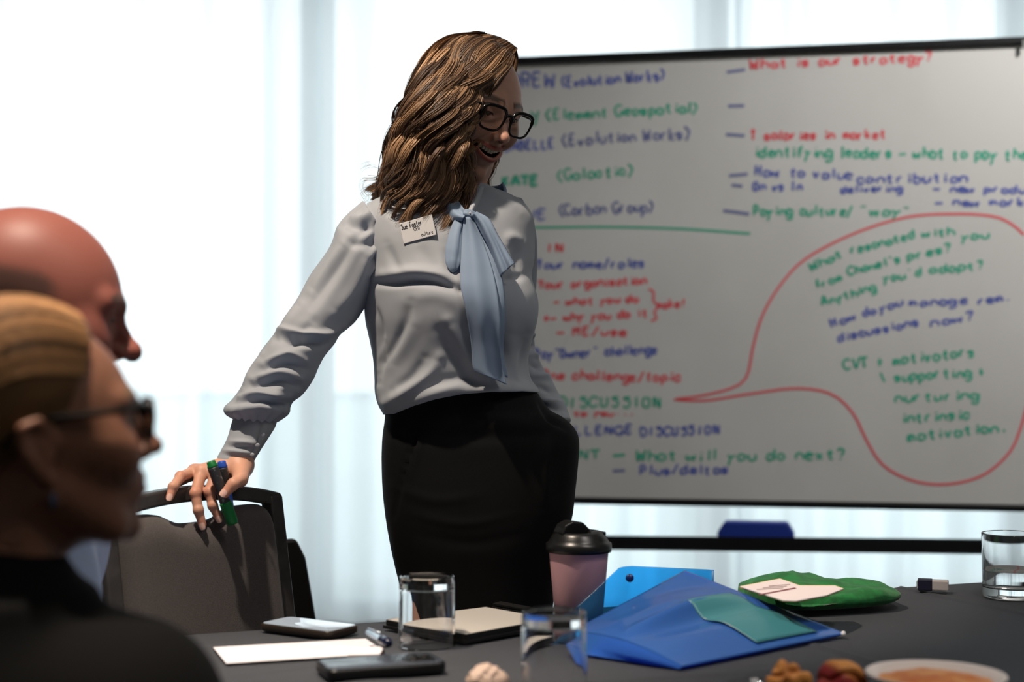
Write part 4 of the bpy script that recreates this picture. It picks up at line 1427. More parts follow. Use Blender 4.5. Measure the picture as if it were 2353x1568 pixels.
def build_sleeve():
    up = [(838, 466), (803, 494), (779, 518), (762, 560), (738, 600), (712, 639), (690, 676), (667, 714), (643, 752), (622, 778), (603, 802), (590, 828), (574, 858), (556, 890), (535, 920), (520, 936), (521, 948), (538, 958)]
    lo = [(905, 560), (905, 620), (882, 655), (852, 688), (836, 712), (816, 738), (798, 754), (779, 770), (768, 790), (756, 806), (742, 824), (728, 848), (716, 872), (692, 906), (672, 922), (664, 936), (660, 950), (634, 966)]
    Y = np.interp(np.arange(18), [0, 4, 9, 17], [2.475, 2.45, 2.395, 2.352])
    dep = np.interp(np.arange(18), [0, 2, 5, 9, 13, 15, 16, 17], [.075, .085, .074, .066, .064, .062, .054, .038])
    pts = cr(np.column_stack([np.array(up, float), np.array(lo, float), Y, dep]), 190)
    a = np.linspace(0, 2 * math.pi, 96, endpoint=False)
    rings = []
    for ux, uy, lx, ly, y, dp in pts:
        A, B = P(ux, uy, y), P(lx, ly, y)
        c, h = (A + B) / 2, (B - A) / 2
        rings.append(c + np.cos(a)[:, None] * h + np.sin(a)[:, None] * np.array([0, dp, 0]))
    v, f = loft(np.array(rings))
    n = vnormals(v, f)
    F_ = [([(641, 762), (690, 766), (742, 768), (790, 752)], 8, .008), ([(636, 778), (690, 786), (742, 790), (768, 782)], 11, -.007),
          ([(606, 838), (640, 822), (667, 812), (700, 830)], 9, .007), ([(612, 856), (645, 838), (680, 842), (705, 850)], 9, -.006),
          ([(586, 874), (641, 856), (690, 868)], 9, .007), ([(584, 890), (640, 878), (688, 888)], 8, -.006),
          ([(555, 915), (600, 906), (660, 910)], 8, .007), ([(545, 932), (600, 924), (660, 926)], 9, -.004), ([(530, 944), (590, 936), (655, 944)], 8, .006),
          ([(822, 540), (775, 610), (735, 670), (700, 725)], 16, -.005), ([(790, 560), (750, 620), (715, 670)], 12, .005), ([(850, 590), (815, 660), (770, 720)], 14, .005),
          ([(862, 500), (850, 525), (812, 520), (786, 515)], 10, -.006), ([(870, 540), (840, 560), (800, 556)], 10, -.005), ([(870, 480), (840, 500), (812, 500)], 10, .005),
          ([(893, 570), (866, 590), (845, 620)], 7, -.005), ([(897, 600), (872, 618), (852, 650)], 7, -.005), ([(890, 545), (868, 556), (850, 575)], 7, -.004), ([(895, 586), (870, 602), (850, 634)], 6, .005),
          ([(600, 815), (580, 850), (560, 895)], 9, .005), ([(690, 700), (660, 745), (640, 770)], 12, .005), ([(720, 740), (690, 770), (655, 800)], 14, -.005), ([(660, 880), (630, 905), (600, 930)], 10, .004)]
    v = fold(v, n, F_)
    # gathers where the sleeve is set into the armhole and into the cuff
    k = np.repeat(np.linspace(0, 1, 190), 96)
    ang = np.tile(a, 190)
    v = v + n * (.0022 * np.sin(ang * 15) * np.exp(-(k / .10) ** 2) + .0026 * np.sin(ang * 17 + 1) * np.exp(-((1 - k) / .06) ** 2))[:, None]
    v = v + n * (.0018 * noise3(v * np.array([1, 1, 1]), 28, 9, 2))[:, None]
    return v, f


def build_far_sleeve():
    c = [(1180, 468, 2.56), (1198, 510, 2.585), (1204, 560, 2.60), (1203, 640, 2.61), (1198, 720, 2.62), (1198, 790, 2.62), (1208, 835, 2.61), (1232, 880, 2.60), (1258, 918, 2.585), (1278, 950, 2.57), (1290, 975, 2.56)]
    r = [24, 28, 30, 29, 28, 30, 32, 33, 30, 26, 22]
    q = cr(np.column_stack([np.array(c, float), np.array(r, float)]), 120)
    path = np.array([P(x, y, Y) for x, y, Y, _ in q])
    rad = q[:, 3] * 2.6 / F
    v, f = tube(path, rad, 48)
    n = vnormals(v, f)
    F_ = [([(1205, 770), (1235, 772), (1250, 790)], 6, .006), ([(1205, 790), (1240, 800)], 6, -.006), ([(1210, 815), (1240, 820), (1255, 845)], 6, .006), ([(1215, 838), (1250, 848)], 6, -.006),
          ([(1225, 862), (1262, 868), (1280, 890)], 7, .006), ([(1235, 890), (1280, 905)], 7, -.005), ([(1245, 920), (1290, 925)], 7, .005), ([(1255, 940), (1300, 945)], 6, -.004)]
    v = fold(v, n, F_)
    v = v + n * (.0015 * noise3(v, 30, 19, 2))[:, None]
    return v, f


mb = MB()
mb.add(*build_torso()).add(*build_sleeve()).add(*build_far_sleeve())
blouse = obj('blouse', np.concatenate(mb.v), mb.f, M_blouse, woman)


from mathutils.bvhtree import BVHTree
_tv, _tf = np.concatenate(mb.v), mb.f
_bvh = BVHTree.FromPolygons([tuple(x) for x in _tv], [q for q in _tf])


def surf_y(px, py, dflt=2.37):
    d = ray(px, py)
    h = _bvh.ray_cast(Vector((0, 0, CAMZ)), Vector(d))
    return h[0][1] if h[0] is not None else dflt


def strip(name, left, right, Y, parent, n=60, m=22, wav=.004, wn=2.5, th=.0022, bow=.0, mat=M_bow, seed=0, amp_t=(0.2, 1)):
    """cloth strip between two pixel edges; Y gives the depth along it"""
    L_, R_ = cr(np.array(left, float), n), cr(np.array(right, float), n)
    Ys = np.interp(np.linspace(0, 1, n), np.linspace(0, 1, len(Y)), Y) if not isinstance(Y, float) else None
    s = np.linspace(0, 1, m)
    v = []
    if isinstance(Y, float):            # lies this far in front of the blouse
        Ys = np.array([min(surf_y(*(L_[i] * (1 - k) + R_[i] * k)) for k in (.1, .5, .9)) - Y for i in range(n)])
        Ys = np.convolve(np.pad(Ys, 8, mode='edge'), np.ones(17) / 17, 'valid')
    for i in range(n):
        a, b = P(*L_[i], Ys[i]), P(*R_[i], Ys[i])
        am = np.interp(i / (n - 1), [0, 1], amp_t)
        dy = -bow * np.sin(np.pi * s) + wav * am * np.sin(s * wn * 6.28 + seed + i / n * 1.4)
        v.append(a + (b - a) * s[:, None] + np.stack([0 * s, dy, 0 * s], 1))
    return obj(name, np.concatenate(v), [q[::-1] for q in grid_faces(n, m)], mat, parent, mods=[('SOLIDIFY', dict(thickness=th, offset=0))])


# cuff with buttoned placket on the near arm
qs = cr(np.array([(540, 950, 637, 964, 2.352, .034), (533, 972, 632, 982, 2.346, .034), (523, 1006, 616, 1008, 2.335, .032), (510, 1032, 594, 1042, 2.328, .030), (502, 1046, 572, 1076, 2.322, .027), (500, 1050, 562, 1090, 2.320, .026)], float), 50)
a = np.linspace(0, 2 * math.pi, 60, endpoint=False)
rings = []
for ux, uy, lx, ly, y, dp in qs:
    A, B = P(ux, uy, y), P(lx, ly, y)
    rings.append((A + B) / 2 + np.cos(a)[:, None] * (B - A) / 2 + np.sin(a)[:, None] * np.array([0, dp, 0]))
v, f = loft(np.array(rings), False)
n = vnormals(v, f)
v = fold(v, n, [([(530, 1015), (570, 1018), (600, 1022)], 6, .003), ([(515, 1036), (560, 1040), (590, 1048)], 6, .003), ([(530, 1028), (575, 1030)], 5, -.003), ([(606, 958), (600, 1000), (576, 1062)], 3.5, -.003), ([(520, 1046), (545, 1058), (566, 1080)], 5, -.002)])
obj('cuff', v, [q for q in f], M_blouse, woman, mods=[('SOLIDIFY', dict(thickness=.002, offset=-1))])
mb = MB()
for x, y, Y in ((604, 1000, 2.306), (592, 1024, 2.301), (580, 1046, 2.298)):
    c = P(x, y, Y)
    v, f = lathe([(0, 0), (.0032, 0), (.0036, .0006), (.0032, .0014), (0, .0012)], 16)
    mb.add(v @ rx(math.pi / 2).T + c, f)
mb.build('cuff_buttons', M_blouse, woman)

# neck band: a soft stand collar running down to the knot
NC = P(1072, 462, 2.50)
mb = MB()
n_, m_ = 60, 9
pts = []
for i in range(n_):
    t = .95 + i / (n_ - 1) * (2 * math.pi - 1.9)      # open at the front, where the collar leaves run to the knot
    rad = .060
    ang = -math.pi / 2 + .45 + t
    lo = NC + np.array([rad * math.cos(ang), rad * math.sin(ang) * 1.05, 0])
    hi = lo + np.array([0, 0, .030])
    for j in range(m_):
        s = j / (m_ - 1)
        out = np.array([math.cos(ang), math.sin(ang), 0])
        pts.append(lo * (1 - s) + hi * s + out * .006 * math.sin(s * math.pi) + out * .0015 * math.sin(t * 9 + s * 5))
obj('neck_band', np.array(pts), grid_faces(n_, m_), M_bow, woman, mods=[('SOLIDIFY', dict(thickness=.003, offset=0))])
# left and right front of the collar, folded down towards the knot
strip('collar_fold', [(1010, 462), (1020, 488), (1036, 506), (1062, 508)], [(1042, 448), (1056, 466), (1066, 480), (1073, 490)], (2.384, 2.370, 2.360, 2.350), woman, wav=.003, wn=1.5, bow=.005)
strip('collar_fold', [(1099, 428), (1090, 450), (1081, 472), (1074, 490)], [(1112, 430), (1105, 452), (1095, 476), (1086, 496)], (2.418, 2.390, 2.366, 2.350), woman, wav=.002, wn=1.2, bow=.004, mat=M_blouse)


# the pussy bow: knot, two loops, two tails
def puff(name, cl, n=40, k=28, flat=.45, ridge=.12, nr=5, lift=.004):
    q = cr(np.array(cl, float), n)
    q[:, 2] = [surf_y(x, y) for x, y in q[:, :2]]
    q[:, 2] = np.convolve(np.pad(q[:, 2], 6, mode='edge'), np.ones(13) / 13, 'valid') - lift - q[:, 3] * 2.38 / F * flat * .6
    path = np.array([P(x, y, Y) for x, y, Y, _ in q])
    w = q[:, 3] * 2.38 / F
    t = np.gradient(path, axis=0); t /= np.linalg.norm(t, axis=1, keepdims=True)
    b = np.array([0, -1.0, 0])
    rings = []
    a = np.linspace(0, 2 * math.pi, k, endpoint=False)
    for i in range(n):
        s = np.cross(t[i], b); s /= np.linalg.norm(s)
        d = np.cross(s, t[i])
        rr = w[i] * (1 + ridge * np.sin(a * nr + i * .05))
        rings.append(path[i] + (np.cos(a) * rr)[:, None] * s + (np.sin(a) * rr * flat)[:, None] * d)
    return obj(name, *loft(np.array(rings)), M_bow, woman)


puff('bow_knot', [(1066, 492, 2.374, 7), (1071, 492, 2.366, 11), (1078, 494, 2.362, 12), (1086, 496, 2.366, 11), (1091, 498, 2.372, 7)], 24, 28, .8, .10, 5, .018)
puff('bow_loop', [(1066, 496, 2.372, 7), (1056, 512, 2.366, 12), (1048, 540, 2.362, 15), (1044, 575, 2.358, 18), (1042, 602, 2.358, 16), (1043, 618, 2.360, 10), (1045, 625, 2.362, 4)], 44, 36, .55, .14, 4)
puff('bow_loop', [(1090, 494, 2.372, 8), (1100, 508, 2.366, 13), (1113, 535, 2.360, 17), (1128, 568, 2.358, 22), (1142, 596, 2.360, 22), (1150, 614, 2.362, 16), (1154, 624, 2.364, 7)], 44, 36, .42, .14, 5)
strip('bow_loop', [(1086, 494), (1104, 530), (1126, 575), (1148, 636)], [(1096, 488), (1124, 505), (1146, 545), (1182, 606)], .026, woman, wav=.005, wn=1.7, bow=.010, seed=.6)
strip('bow_tail', [(1072, 500), (1072, 570), (1078, 654), (1088, 715), (1094, 785), (1092, 838)], [(1100, 500), (1136, 561), (1156, 654), (1161, 729), (1156, 804), (1166, 868)], 0.006, woman, wav=.004, wn=1.6, bow=.004, seed=2.0)
strip('bow_tail', [(1066, 500), (1060, 580), (1058, 654), (1070, 712), (1082, 785), (1086, 842), (1090, 852)], [(1086, 500), (1112, 561), (1136, 640), (1149, 729), (1151, 804), (1160, 868), (1164, 884)], 0.014, woman, wav=.0045, wn=1.4, bow=.006)

# name badge pinned to the chest
u_ = P(1002, 543, 2.362) - P(942, 560, 2.372); u_ /= np.linalg.norm(u_)
n_b = np.array([.25, -.95, .18]); n_b -= u_ * (n_b @ u_); n_b /= np.linalg.norm(n_b)
v_b = np.cross(n_b, u_)
RBD = np.stack([u_, -n_b, v_b], 1)
bcen = P(960, 527, surf_y(960, 527) - .006)
badge = obj('name_badge', *box(bcen, (.056, .0016, .034), RBD), material('badge_card', srgb(214, 214, 216), .35), woman, smooth=False, mods=[BEV(.0006, 1)])
tag(badge, 'white name badge pinned to the blouse')
M_print = material('badge_print', srgb(40, 40, 46), .6)
gl_pts = MB()


def small_text(txt, o, h, ink_w, L, out=.0003, Rm=RBD, center=bcen):
    adv = 7.2
    sx = L / (adv * len(txt))
    for i, c in enumerate(txt):
        for st in GL.get(c, '').split('|'):
            q = np.array([[int(k[0]), int(k[1]) - 3] for k in st.split()], float)
            if not len(q): continue
            p2 = np.stack([o[0] + (i * adv + q[:, 0]) * sx, np.full(len(q), -.0008 - out), o[1] + q[:, 1] * h / 3], 1)
            p3 = cr(p2, len(q) * 3) if len(q) > 2 else p2
            t = np.gradient(p3, axis=0); t /= np.maximum(np.linalg.norm(t, axis=1, keepdims=True), 1e-9)
            s = np.cross(t, [0, -1, 0]) * ink_w / 2
            v = np.concatenate([p3 - s, p3 + s]) @ Rm.T + center
            k = len(p3)
            gl_pts.add(v, [[j, j + 1, k + j + 1, k + j] for j in range(k - 1)])


small_text('Sue Foster', (-.026, .006), .0042, .0013, .036)
small_text('CEO', (-.006, -.001), .0028, .0009, .010)
small_text('culture', (.004, -.013), .0030, .0008, .020)
gl_pts.build('badge_print', M_print, badge, smooth=False)

# skirt
rows = [(880, 905, 1222, 2.48, .108), (905, 893, 1238, 2.48, .112), (940, 888, 1262, 2.485, .118), (958, 886, 1292, 2.49, .124), (975, 884, 1312, 2.495, .128), (995, 881, 1326, 2.50, .130), (1020, 879, 1331, 2.50, .132), (1060, 878, 1329, 2.50, .132),
        (1120, 880, 1323, 2.50, .132), (1180, 886, 1316, 2.50, .130), (1240, 896, 1302, 2.50, .126), (1300, 909, 1288, 2.50, .120), (1360, 924, 1276, 2.50, .116), (1450, 942, 1262, 2.50, .112), (1600, 958, 1250, 2.50, .108), (1690, 962, 1246, 2.50, .106)]
v, f = contour_loft(rows, 120, 150, 2.3)
n = vnormals(v, f)
v = fold(v, n, [([(966, 965), (955, 1010), (925, 1100), (905, 1190)], 4, -.004), ([(974, 968), (962, 1015), (935, 1100)], 6, .003), ([(1240, 925), (1262, 960), (1300, 985)], 6, -.006),
                ([(900, 1120), (1000, 1150), (1100, 1140)], 12, .001), ([(960, 1230), (1080, 1250), (1200, 1230)], 14, -.001), ([(940, 1180), (1060, 1205), (1180, 1185)], 10, .001), ([(1270, 1000), (1250, 1080), (1255, 1180)], 12, .005)])
v = v + n * (.0012 * noise3(v, 18, 31, 2))[:, None]
obj('skirt', v, f, M_skirt, woman)
# plain dark court shoes under the table
M_shoe = material('shoe_leather', srgb(24, 22, 22), .35)
for s in (-1, 1):
    h0 = hip + BDR * s * .075
    an = np.array([h0[0] + .03 + .01 * s, h0[1] + .02, .0])
    d_ = np.array([.7, -.7, 0])
    secs = [(-.05, .030, .060, .055), (-.02, .034, .045, .05), (.04, .036, .030, .05), (.10, .040, .024, .042), (.15, .036, .018, .032), (.18, .016, .010, .018)]
    sd_ = np.array([.7, .7, 0])
    rings = []
    for x, w_, zc_, hh in secs:
        ring = []
        for t in np.linspace(0, 2 * math.pi, 16, endpoint=False):
            zz = max(zc_ + math.sin(t) * hh * .6, 0.0)
            ring.append(an + d_ * x + sd_ * w_ * math.cos(t) + np.array([0, 0, zz]))
        rings.append(ring)
    obj('shoe', *loft(np.array(rings)), M_shoe, woman)

# ------------------------------------------------------------------ two board markers in the hand
M_barrel = material('marker_barrel', srgb(52, 55, 60), .45, noise=(120, srgb(120, 124, 126), .58, .66))
M_grn = material('marker_green', srgb(14, 118, 58), .4)
M_blu = material('marker_blue', srgb(38, 84, 190), .4)


def marker(name, label, a, b, col, r=.0082):
    a, b = np.asarray(a), np.asarray(b)
    t = thing(name, label, 'marker', tuple((a + b) / 2))
    L_ = np.linalg.norm(b - a); d = (b - a) / L_
    _, N, B = frames(np.array([a, b]))
    R = np.stack([N[0], B[0], d], 1)

    def part(nm, prof, mat, n=28):
        v, f = lathe(prof, n)
        return obj(nm, v @ R.T + a, f, mat, t)
    part('end_plug', [(0, 0), (r * .62, 0), (r * .80, .0012), (r * .86, .006), (r * .98, .0075), (r * .98, .011), (0, .011)], col)
    part('barrel', [(0, .0105), (r, .0105), (r * 1.0, .013), (r, L_ - .036), (r * .97, L_ - .034), (0, L_ - .034)], M_barrel)
    part('cap', [(0, L_ - .036), (r * 1.08, L_ - .036), (r * 1.12, L_ - .034), (r * 1.04, L_ - .004), (r * .9, L_), (0, L_)], col)
    return t


marker('marker', 'green-capped board marker held nearer the fingers of the standing woman', P(484, 1060, 2.252), P(536, 1206, 2.258), M_grn, .0084)
marker('marker', 'blue-ended board marker held beside the green one in the hand', P(509, 1060, 2.270), P(527, 1184, 2.278), M_blu, .0080)
# ------------------------------------------------------------------ seated bald man (profile, out of focus)
def seated_body(p, neck_top, neck_bot, fwd, left, shw, r=1.0):
    thigh = .262 if fwd[1] > .5 else .300
    lean = .14 if fwd[1] > .5 else .10
    """torso, arms on the table, thighs, shins and feet of a seated figure"""
    up = np.array([0, 0, 1.0])
    hipc = np.array([neck_bot[0] - fwd[0] * lean, neck_bot[1] - fwd[1] * lean, .622])
    d = cap(p, neck_top, neck_bot, .054 * r, .060 * r)
    d = smin(d, cap(p, neck_bot - up * .13, hipc + up * .05, .108 * r, .112 * r), .06)
    for s in (-1, 1):
        sh = neck_bot + left * s * shw - up * .065
        d = smin(d, cap(p, neck_bot - up * .045, sh, .060 * r, .058 * r), .06)
        el = sh + left * s * .02 - fwd * .02 - up * .285
        wr = el + fwd * .17 - left * s * .07 - up * .02
        d = smin(d, chain(p, [sh, el, wr], [.055 * r, .043 * r, .030 * r], .03), .05)
        kn = hipc + left * s * .095 + fwd * thigh - up * .045
        an = np.array([kn[0], kn[1], .08])
        d = smin(d, chain(p, [hipc + left * s * .08, kn, an], [.084, .060, .042], .03), .06)
        d = smin(d, cap(p, an - up * .03, an + fwd * .14 - up * .045, .036, .030), .03)
        d = smin(d, ell(p, wr + fwd * .04, (.040, .040, .022)), .03)
    return d


def person_parts(pr, name_body, O, R, opt, nt, nb, fwd, left, shw, skin, h_head=.003):
    w2 = lambda p: (p - O.astype(np.float32)) @ R.astype(np.float32)
    fh = lambda p: smin(head_sdf(w2(p), opt), cap(p, nt, nb, .052 * opt['scale'], .058 * opt['scale']), .025)
    fb = lambda p: seated_body(p, nt, nb, fwd, left, shw)
    V, FQ, n = [], [], 0
    for fn, lo, hi, h in ((fh, np.minimum(O - .17, nb - .08), O + .17, h_head), (fb, np.minimum(nb - .75, [9, 9, 0.0]) * [1, 1, 0], nb + [.75, .75, .12], .012)):
        v, f = sdf_mesh(fn, lo, hi, h)
        V.append(v); FQ += [[i + n for i in q] for q in f]; n += len(v)
    v = np.concatenate(V)
    c = head_tint((v - O) @ R, opt, skin)
    c[np.linalg.norm(v - O, axis=1) > .21] = skin
    return v, FQ, c


man = thing('person', 'bald man in light blue shirt sitting behind the blonde woman', 'person', (-.58, 1.75, 0))
MOPT = dict(ear_dz=-.020, scale=1.06, male=1.0, brow=(.10, .06, .045))
MR = head_frame(108, 11, 0)
MO = P(316, 812, 1.75) - MR @ (np.array([0, .119, -.010]) * 1.06)
m_nt = MO + MR @ np.array([0, -.02, -.05])
m_nb = MO + np.array([-.066, .075, -.212])
m_f = np.array([.998, -.05, 0]); m_f /= np.linalg.norm(m_f)
m_l = np.array([-m_f[1], m_f[0], 0])
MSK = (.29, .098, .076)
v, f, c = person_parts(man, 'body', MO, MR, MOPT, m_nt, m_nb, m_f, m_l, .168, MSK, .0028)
q = (v - MO) @ MR
# close-cropped fringe of hair round the sides and back
fr = np.clip((.062 - q[:, 2] - .35 * np.maximum(q[:, 1], 0)) / .014, 0, 1) * np.clip((.030 - q[:, 1]) / .02, 0, 1) * (q[:, 2] > -.07) * (np.linalg.norm(v - MO, axis=1) < .19)
ear = (np.abs(q[:, 0]) > .0835)
fr = np.where(ear, 0, fr)[:, None] * .8
c = c * (1 - fr) + np.array([.055, .040, .035]) * fr
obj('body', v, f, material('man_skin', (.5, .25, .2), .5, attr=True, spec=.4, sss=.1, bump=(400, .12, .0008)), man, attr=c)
eyeballs(man, MO, MR, 1.06)


def garment(fn_args, grow, zcut, neck, h, r=1.0, folds=7, extra=None):
    nt_, nb_, fwd, left, shw = fn_args
    hipz = .535

    def fn(p):
        d = seated_body(p, nt_ - (nt_ - nb_) * .72, nb_, fwd, left, shw, r) - grow
        if extra is not None:
            d = extra(p, d)
        d = np.maximum(d, hipz - p[:, 2])
        return d
    v, f = sdf_mesh(fn, nb_ * [1, 1, 0] - [.55, .55, -.44], nb_ + [.55, .55, .10], h)
    n = vnormals(v, f)
    return v + n * (.004 * noise3(v, 13, folds, 2))[:, None], f


M_mshirt = material('mans_shirt', srgb(176, 192, 226), .8, noise=(40, srgb(170, 187, 223), .4, .6))
v, f = garment((m_nt, m_nb, m_f, m_l, .168), .016, 0, m_nb, .009)
obj('shirt', v, f, M_mshirt, man)
# shirt collar: two white leaves round the neck
pts = []
NN = 48
for i in range(NN):
    t = i / (NN - 1) * 2 * math.pi
    ang = math.atan2(m_f[1], m_f[0]) + t
    o = np.array([math.cos(ang), math.sin(ang), 0])
    fr_ = (0.5 + 0.5 * math.cos(t)) ** 4
    top = m_nb + o * .070 + [0, 0, .060 - .03 * fr_]
    bot = m_nb + o * (.088 + .012 * fr_) + [0, 0, .026 - .05 * fr_]
    for j in range(5):
        s = j / 4
        pts.append(top * (1 - s) + bot * s + o * .006 * math.sin(s * 3.14))
obj('shirt_collar', np.array(pts), grid_faces(NN, 5), material('white_collar', srgb(225, 228, 238), .75), man, mods=[('SOLIDIFY', dict(thickness=.003))])
v, f = sdf_mesh(lambda p: np.maximum(seated_body(p, m_nt, m_nb, m_f, m_l, .168) - .012, p[:, 2] - .62), m_nb * [1, 1, 0] - [.6, .6, -.06], m_nb * [1, 1, 0] + [.75, .75, .68], .014)
obj('trousers', v, f, material('man_trousers', srgb(36, 38, 46), .9), man)

# ------------------------------------------------------------------ blonde woman in the foreground, seen from behind in profile
blonde = thing('person', 'blonde woman in black jacket and glasses, seated in the corner nearest the camera', 'person', (-.46, 1.31, 0))
BR = head_frame(118, -6, 0)
BOPT = dict(scale=1.0, smile=0, lash=.6, brow=(.20, .12, .06))
BO = P(373, 1022, 1.38) - BR @ np.array([0, .118, -.010])
b_nt = BO + BR @ np.array([0, -.022, -.045])
b_nb = BO + np.array([-.040, -.015, -.170])
b_f = np.array([.12, .99, 0]); b_f /= np.linalg.norm(b_f)
b_l = np.array([-b_f[1], b_f[0], 0])
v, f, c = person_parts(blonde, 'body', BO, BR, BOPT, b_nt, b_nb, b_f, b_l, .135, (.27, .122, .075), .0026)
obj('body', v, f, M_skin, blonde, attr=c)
eyeballs(blonde, BO, BR)
g = eyeglasses(blonde, BO, BR, z0=.018, w=.050, h=.036, front=.1010, bar=.0030)
tag(g, 'dark eyeglasses with broad temple')
# earring
e = BO + BR @ np.array([.074, .0, -.036])
e2 = BO + BR @ np.array([-.076, .001, -.036])
for q_ in (e, e2):
    v, f = lathe([(0, .004), (.003, .002), (.004, -.004), (.0025, -.010), (0, -.012)], 14, q_)
    obj('earring', v, f, material('earring_stone', srgb(70, 74, 96), .25), blonde)


# hair drawn back over the skull into a low knot
def bhair(p):
    q = (p - BO.astype(np.float32)) @ BR.astype(np.float32)
    x = np.abs(q[:, 0]); y, z = q[:, 1], q[:, 2]
    d = ell(q, (0, -.012, .047), (.0810, .0990, .0930))
    d = smin(d, ell(q, (0, -.070, -.005), (.060, .045, .055)), .03)
    d = smin(d, ell(q, (0, -.128, -.012), (.046, .040, .044)), .02)
    # face opening: hairline slopes from the forehead down to the ear
    cutp = (y - .052) - np.minimum(np.minimum((z - .082) * .55, (z - .082) * .45), -.027 + (z - .022) * 2.0)
    return smax(d, np.maximum(cutp * .8, -1), .012)


v, f = sdf_mesh(bhair, BO - .2, BO + .2, .004)
q = (v - BO) @ BR
c = np.tile([.15, .075, .030], (len(v), 1)) * (1 + .25 * noise3(q * np.array([1.0, .25, 1.0]), 190, 3, 2))[:, None]
obj('hair_shell', v, f, M_hair, blonde, attr=np.clip(c, .01, 1))
r_ = np.random.default_rng(5)
cv, rd, tn = [], [], []
for k in range(1500):
    a = r_.uniform(-1.35, 1.35)                     # start along the hairline, ear to ear
    x0, z0_ = .080 * math.sin(a), .046 + .085 * math.cos(a)
    y0 = .052 + (.55 if z0_ < .082 else .55) * (z0_ - .082)
    st = np.array([x0 * .97, min(y0, .062), z0_])
    mid1 = np.array([x0 * 1.02, y0 * .3 - .03, z0_ * .98 + .004])
    mid2 = np.array([x0 * .86, -.075, z0_ * .62])
    en = np.array([x0 * .25, -.110, .0 + r_.normal(0, .012)])
    g_ = cr(np.array([st, mid1, mid2, en]), 14)
    # push onto the shell surface
    ce = np.array([0, -.012, .046]); rr_ = np.array([.0810, .0990, .0930])
    dn = (g_ - ce) / rr_
    ln_ = np.linalg.norm(dn, axis=1, keepdims=True)
    g_ = np.where(np.linspace(0, 1, 14)[:, None] < .85, ce + dn / ln_ * rr_ * (1.004 + r_.uniform(0, .018)), g_)
    cv.append(BO + g_ @ BR.T)
    rd.append(np.full(14, r_.uniform(.0006, .0010)))
    gl = np.clip(.42 + .38 * math.sin(a * 9.0 + 1.0) * math.sin(a * 23.0) + r_.normal(0, .16), 0, 1)
    tn.append(np.tile(np.array([.07, .034, .014]) * (1 - gl) + np.array([.78, .41, .185]) * gl, (14, 1)))
strands('hair_strands', np.array(cv), np.array(rd), np.array(tn), blonde, M_hair)

M_jacket = material('black_jacket', srgb(11, 11, 12), .9, bump=(120, .25, .0008), spec=.2)


def lapel(p, d):
    # stand collar hugging the back of the neck
    q = p - b_nb.astype(np.float32)
    rad = np.linalg.norm(q[:, :2] * np.array([1.0, 1.05], np.float32), axis=1)
    ringd = np.maximum(np.abs(rad - .080 - np.maximum(-q[:, 2], 0) * .5) - .012, np.abs(q[:, 2] + .005) - .045)
    return smin(d, ringd - .004, .02)


v, f = garment((b_nt, b_nb, b_f, b_l, .135), .022, 0, b_nb, .007, folds=12, extra=lapel)
obj('jacket', v, f, M_jacket, blonde)
v, f = sdf_mesh(lambda p: np.maximum(seated_body(p, b_nt, b_nb, b_f, b_l, .135) - .012, p[:, 2] - .62), b_nb * [1, 1, 0] - [.6, .6, -.06], b_nb * [1, 1, 0] + [.6, .75, .68], .014)
obj('trousers', v, f, material('black_trousers', srgb(22, 22, 24), .9), blonde)

# plain dark shoes
M_sshoe = material('black_shoe', srgb(16, 15, 15), .4)
for who, nb_, f_, l_, shw_ in ((man, m_nb, m_f, m_l, .168), (blonde, b_nb, b_f, b_l, .135)):
    th_, le_ = (.262, .14) if f_[1] > .5 else (.300, .10)
    for s in (-1, 1):
        an = np.array([nb_[0], nb_[1], 0]) + f_ * (th_ - le_) + l_ * s * .095 + np.array([0, 0, .042])
        shf = lambda p: np.maximum(smin(cap(p, an - f_ * .02, an + f_ * .15 - [0, 0, .004], .046, .040), sph(p, an + [0, 0, .03], .044), .02), .002 - p[:, 2])
        v, f = sdf_mesh(shf, an - [.25, .25, .045], an + [.25, .25, .10], .009)
        obj('shoe', v, f, M_sshoe, who)
# the chairs the two of them sit on
mc = copy_tree(ch)
mc['label'] = 'grey banquet chair that the bald man sits on'
hp = m_nb - m_f * .30
mc.scale = (1, 1, .865)
mc.location = (hp[0], hp[1] + .03, 0)
mc.rotation_euler = (0, 0, math.atan2(m_f[0], -m_f[1]))
bc_ = copy_tree(c2)
bc_['label'] = 'low black chair that the blonde woman sits on'
hp = b_nb - b_f * .17
bc_.scale = (1.12, 1, .89)
bc_.location = (hp[0], hp[1], 0)
bc_.rotation_euler = (0, 0, math.atan2(b_f[0], -b_f[1]))
# ------------------------------------------------------------------ things on the table
M_glass = material('clear_glass', (1, 1, 1), 0.0, trans=1.0, ior=1.48)
M_water = material('water', (1, 1, 1), 0.0, trans=1.0, ior=1.33)


def tumbler(label, loc, R=.0385, H=.096, inverted=False, water=0.0, group=None):
    t = thing('drinking_glass', label, 'glass')
    w, b = .0028, .016
    o = [(0, 0), (R * .90, 0), (R * .955, .0012), (R * .97, .004), (R, H - .001), (R - .0007, H), (R - w + .0006, H), (R - w, H - .001), (R * .965 - w, b + .006), (R * .93 - w, b + .0015), (R * .80, b), (0, b)]
    if inverted:
        o = [(r, H - z) for r, z in o][::-1]
    v, f = lathe(o, 64)
    obj('body', v, f, M_glass, t, local=True, sharp=.5)
    if water:
        k = R - w + .0004
        rr = lambda z: (R * .965 + (R - R * .965) * (z - b) / (H - b)) - w + .0003
        v, f = lathe([(0, b - .0003), (R * .80, b - .0003), (R * .93 - w, b + .0012), (rr(b + .006), b + .006), (rr(water), water), (0, water - .0006)], 64)
        obj('water', v, f, M_water, t, local=True, sharp=.5)
    t.location = loc
    return t


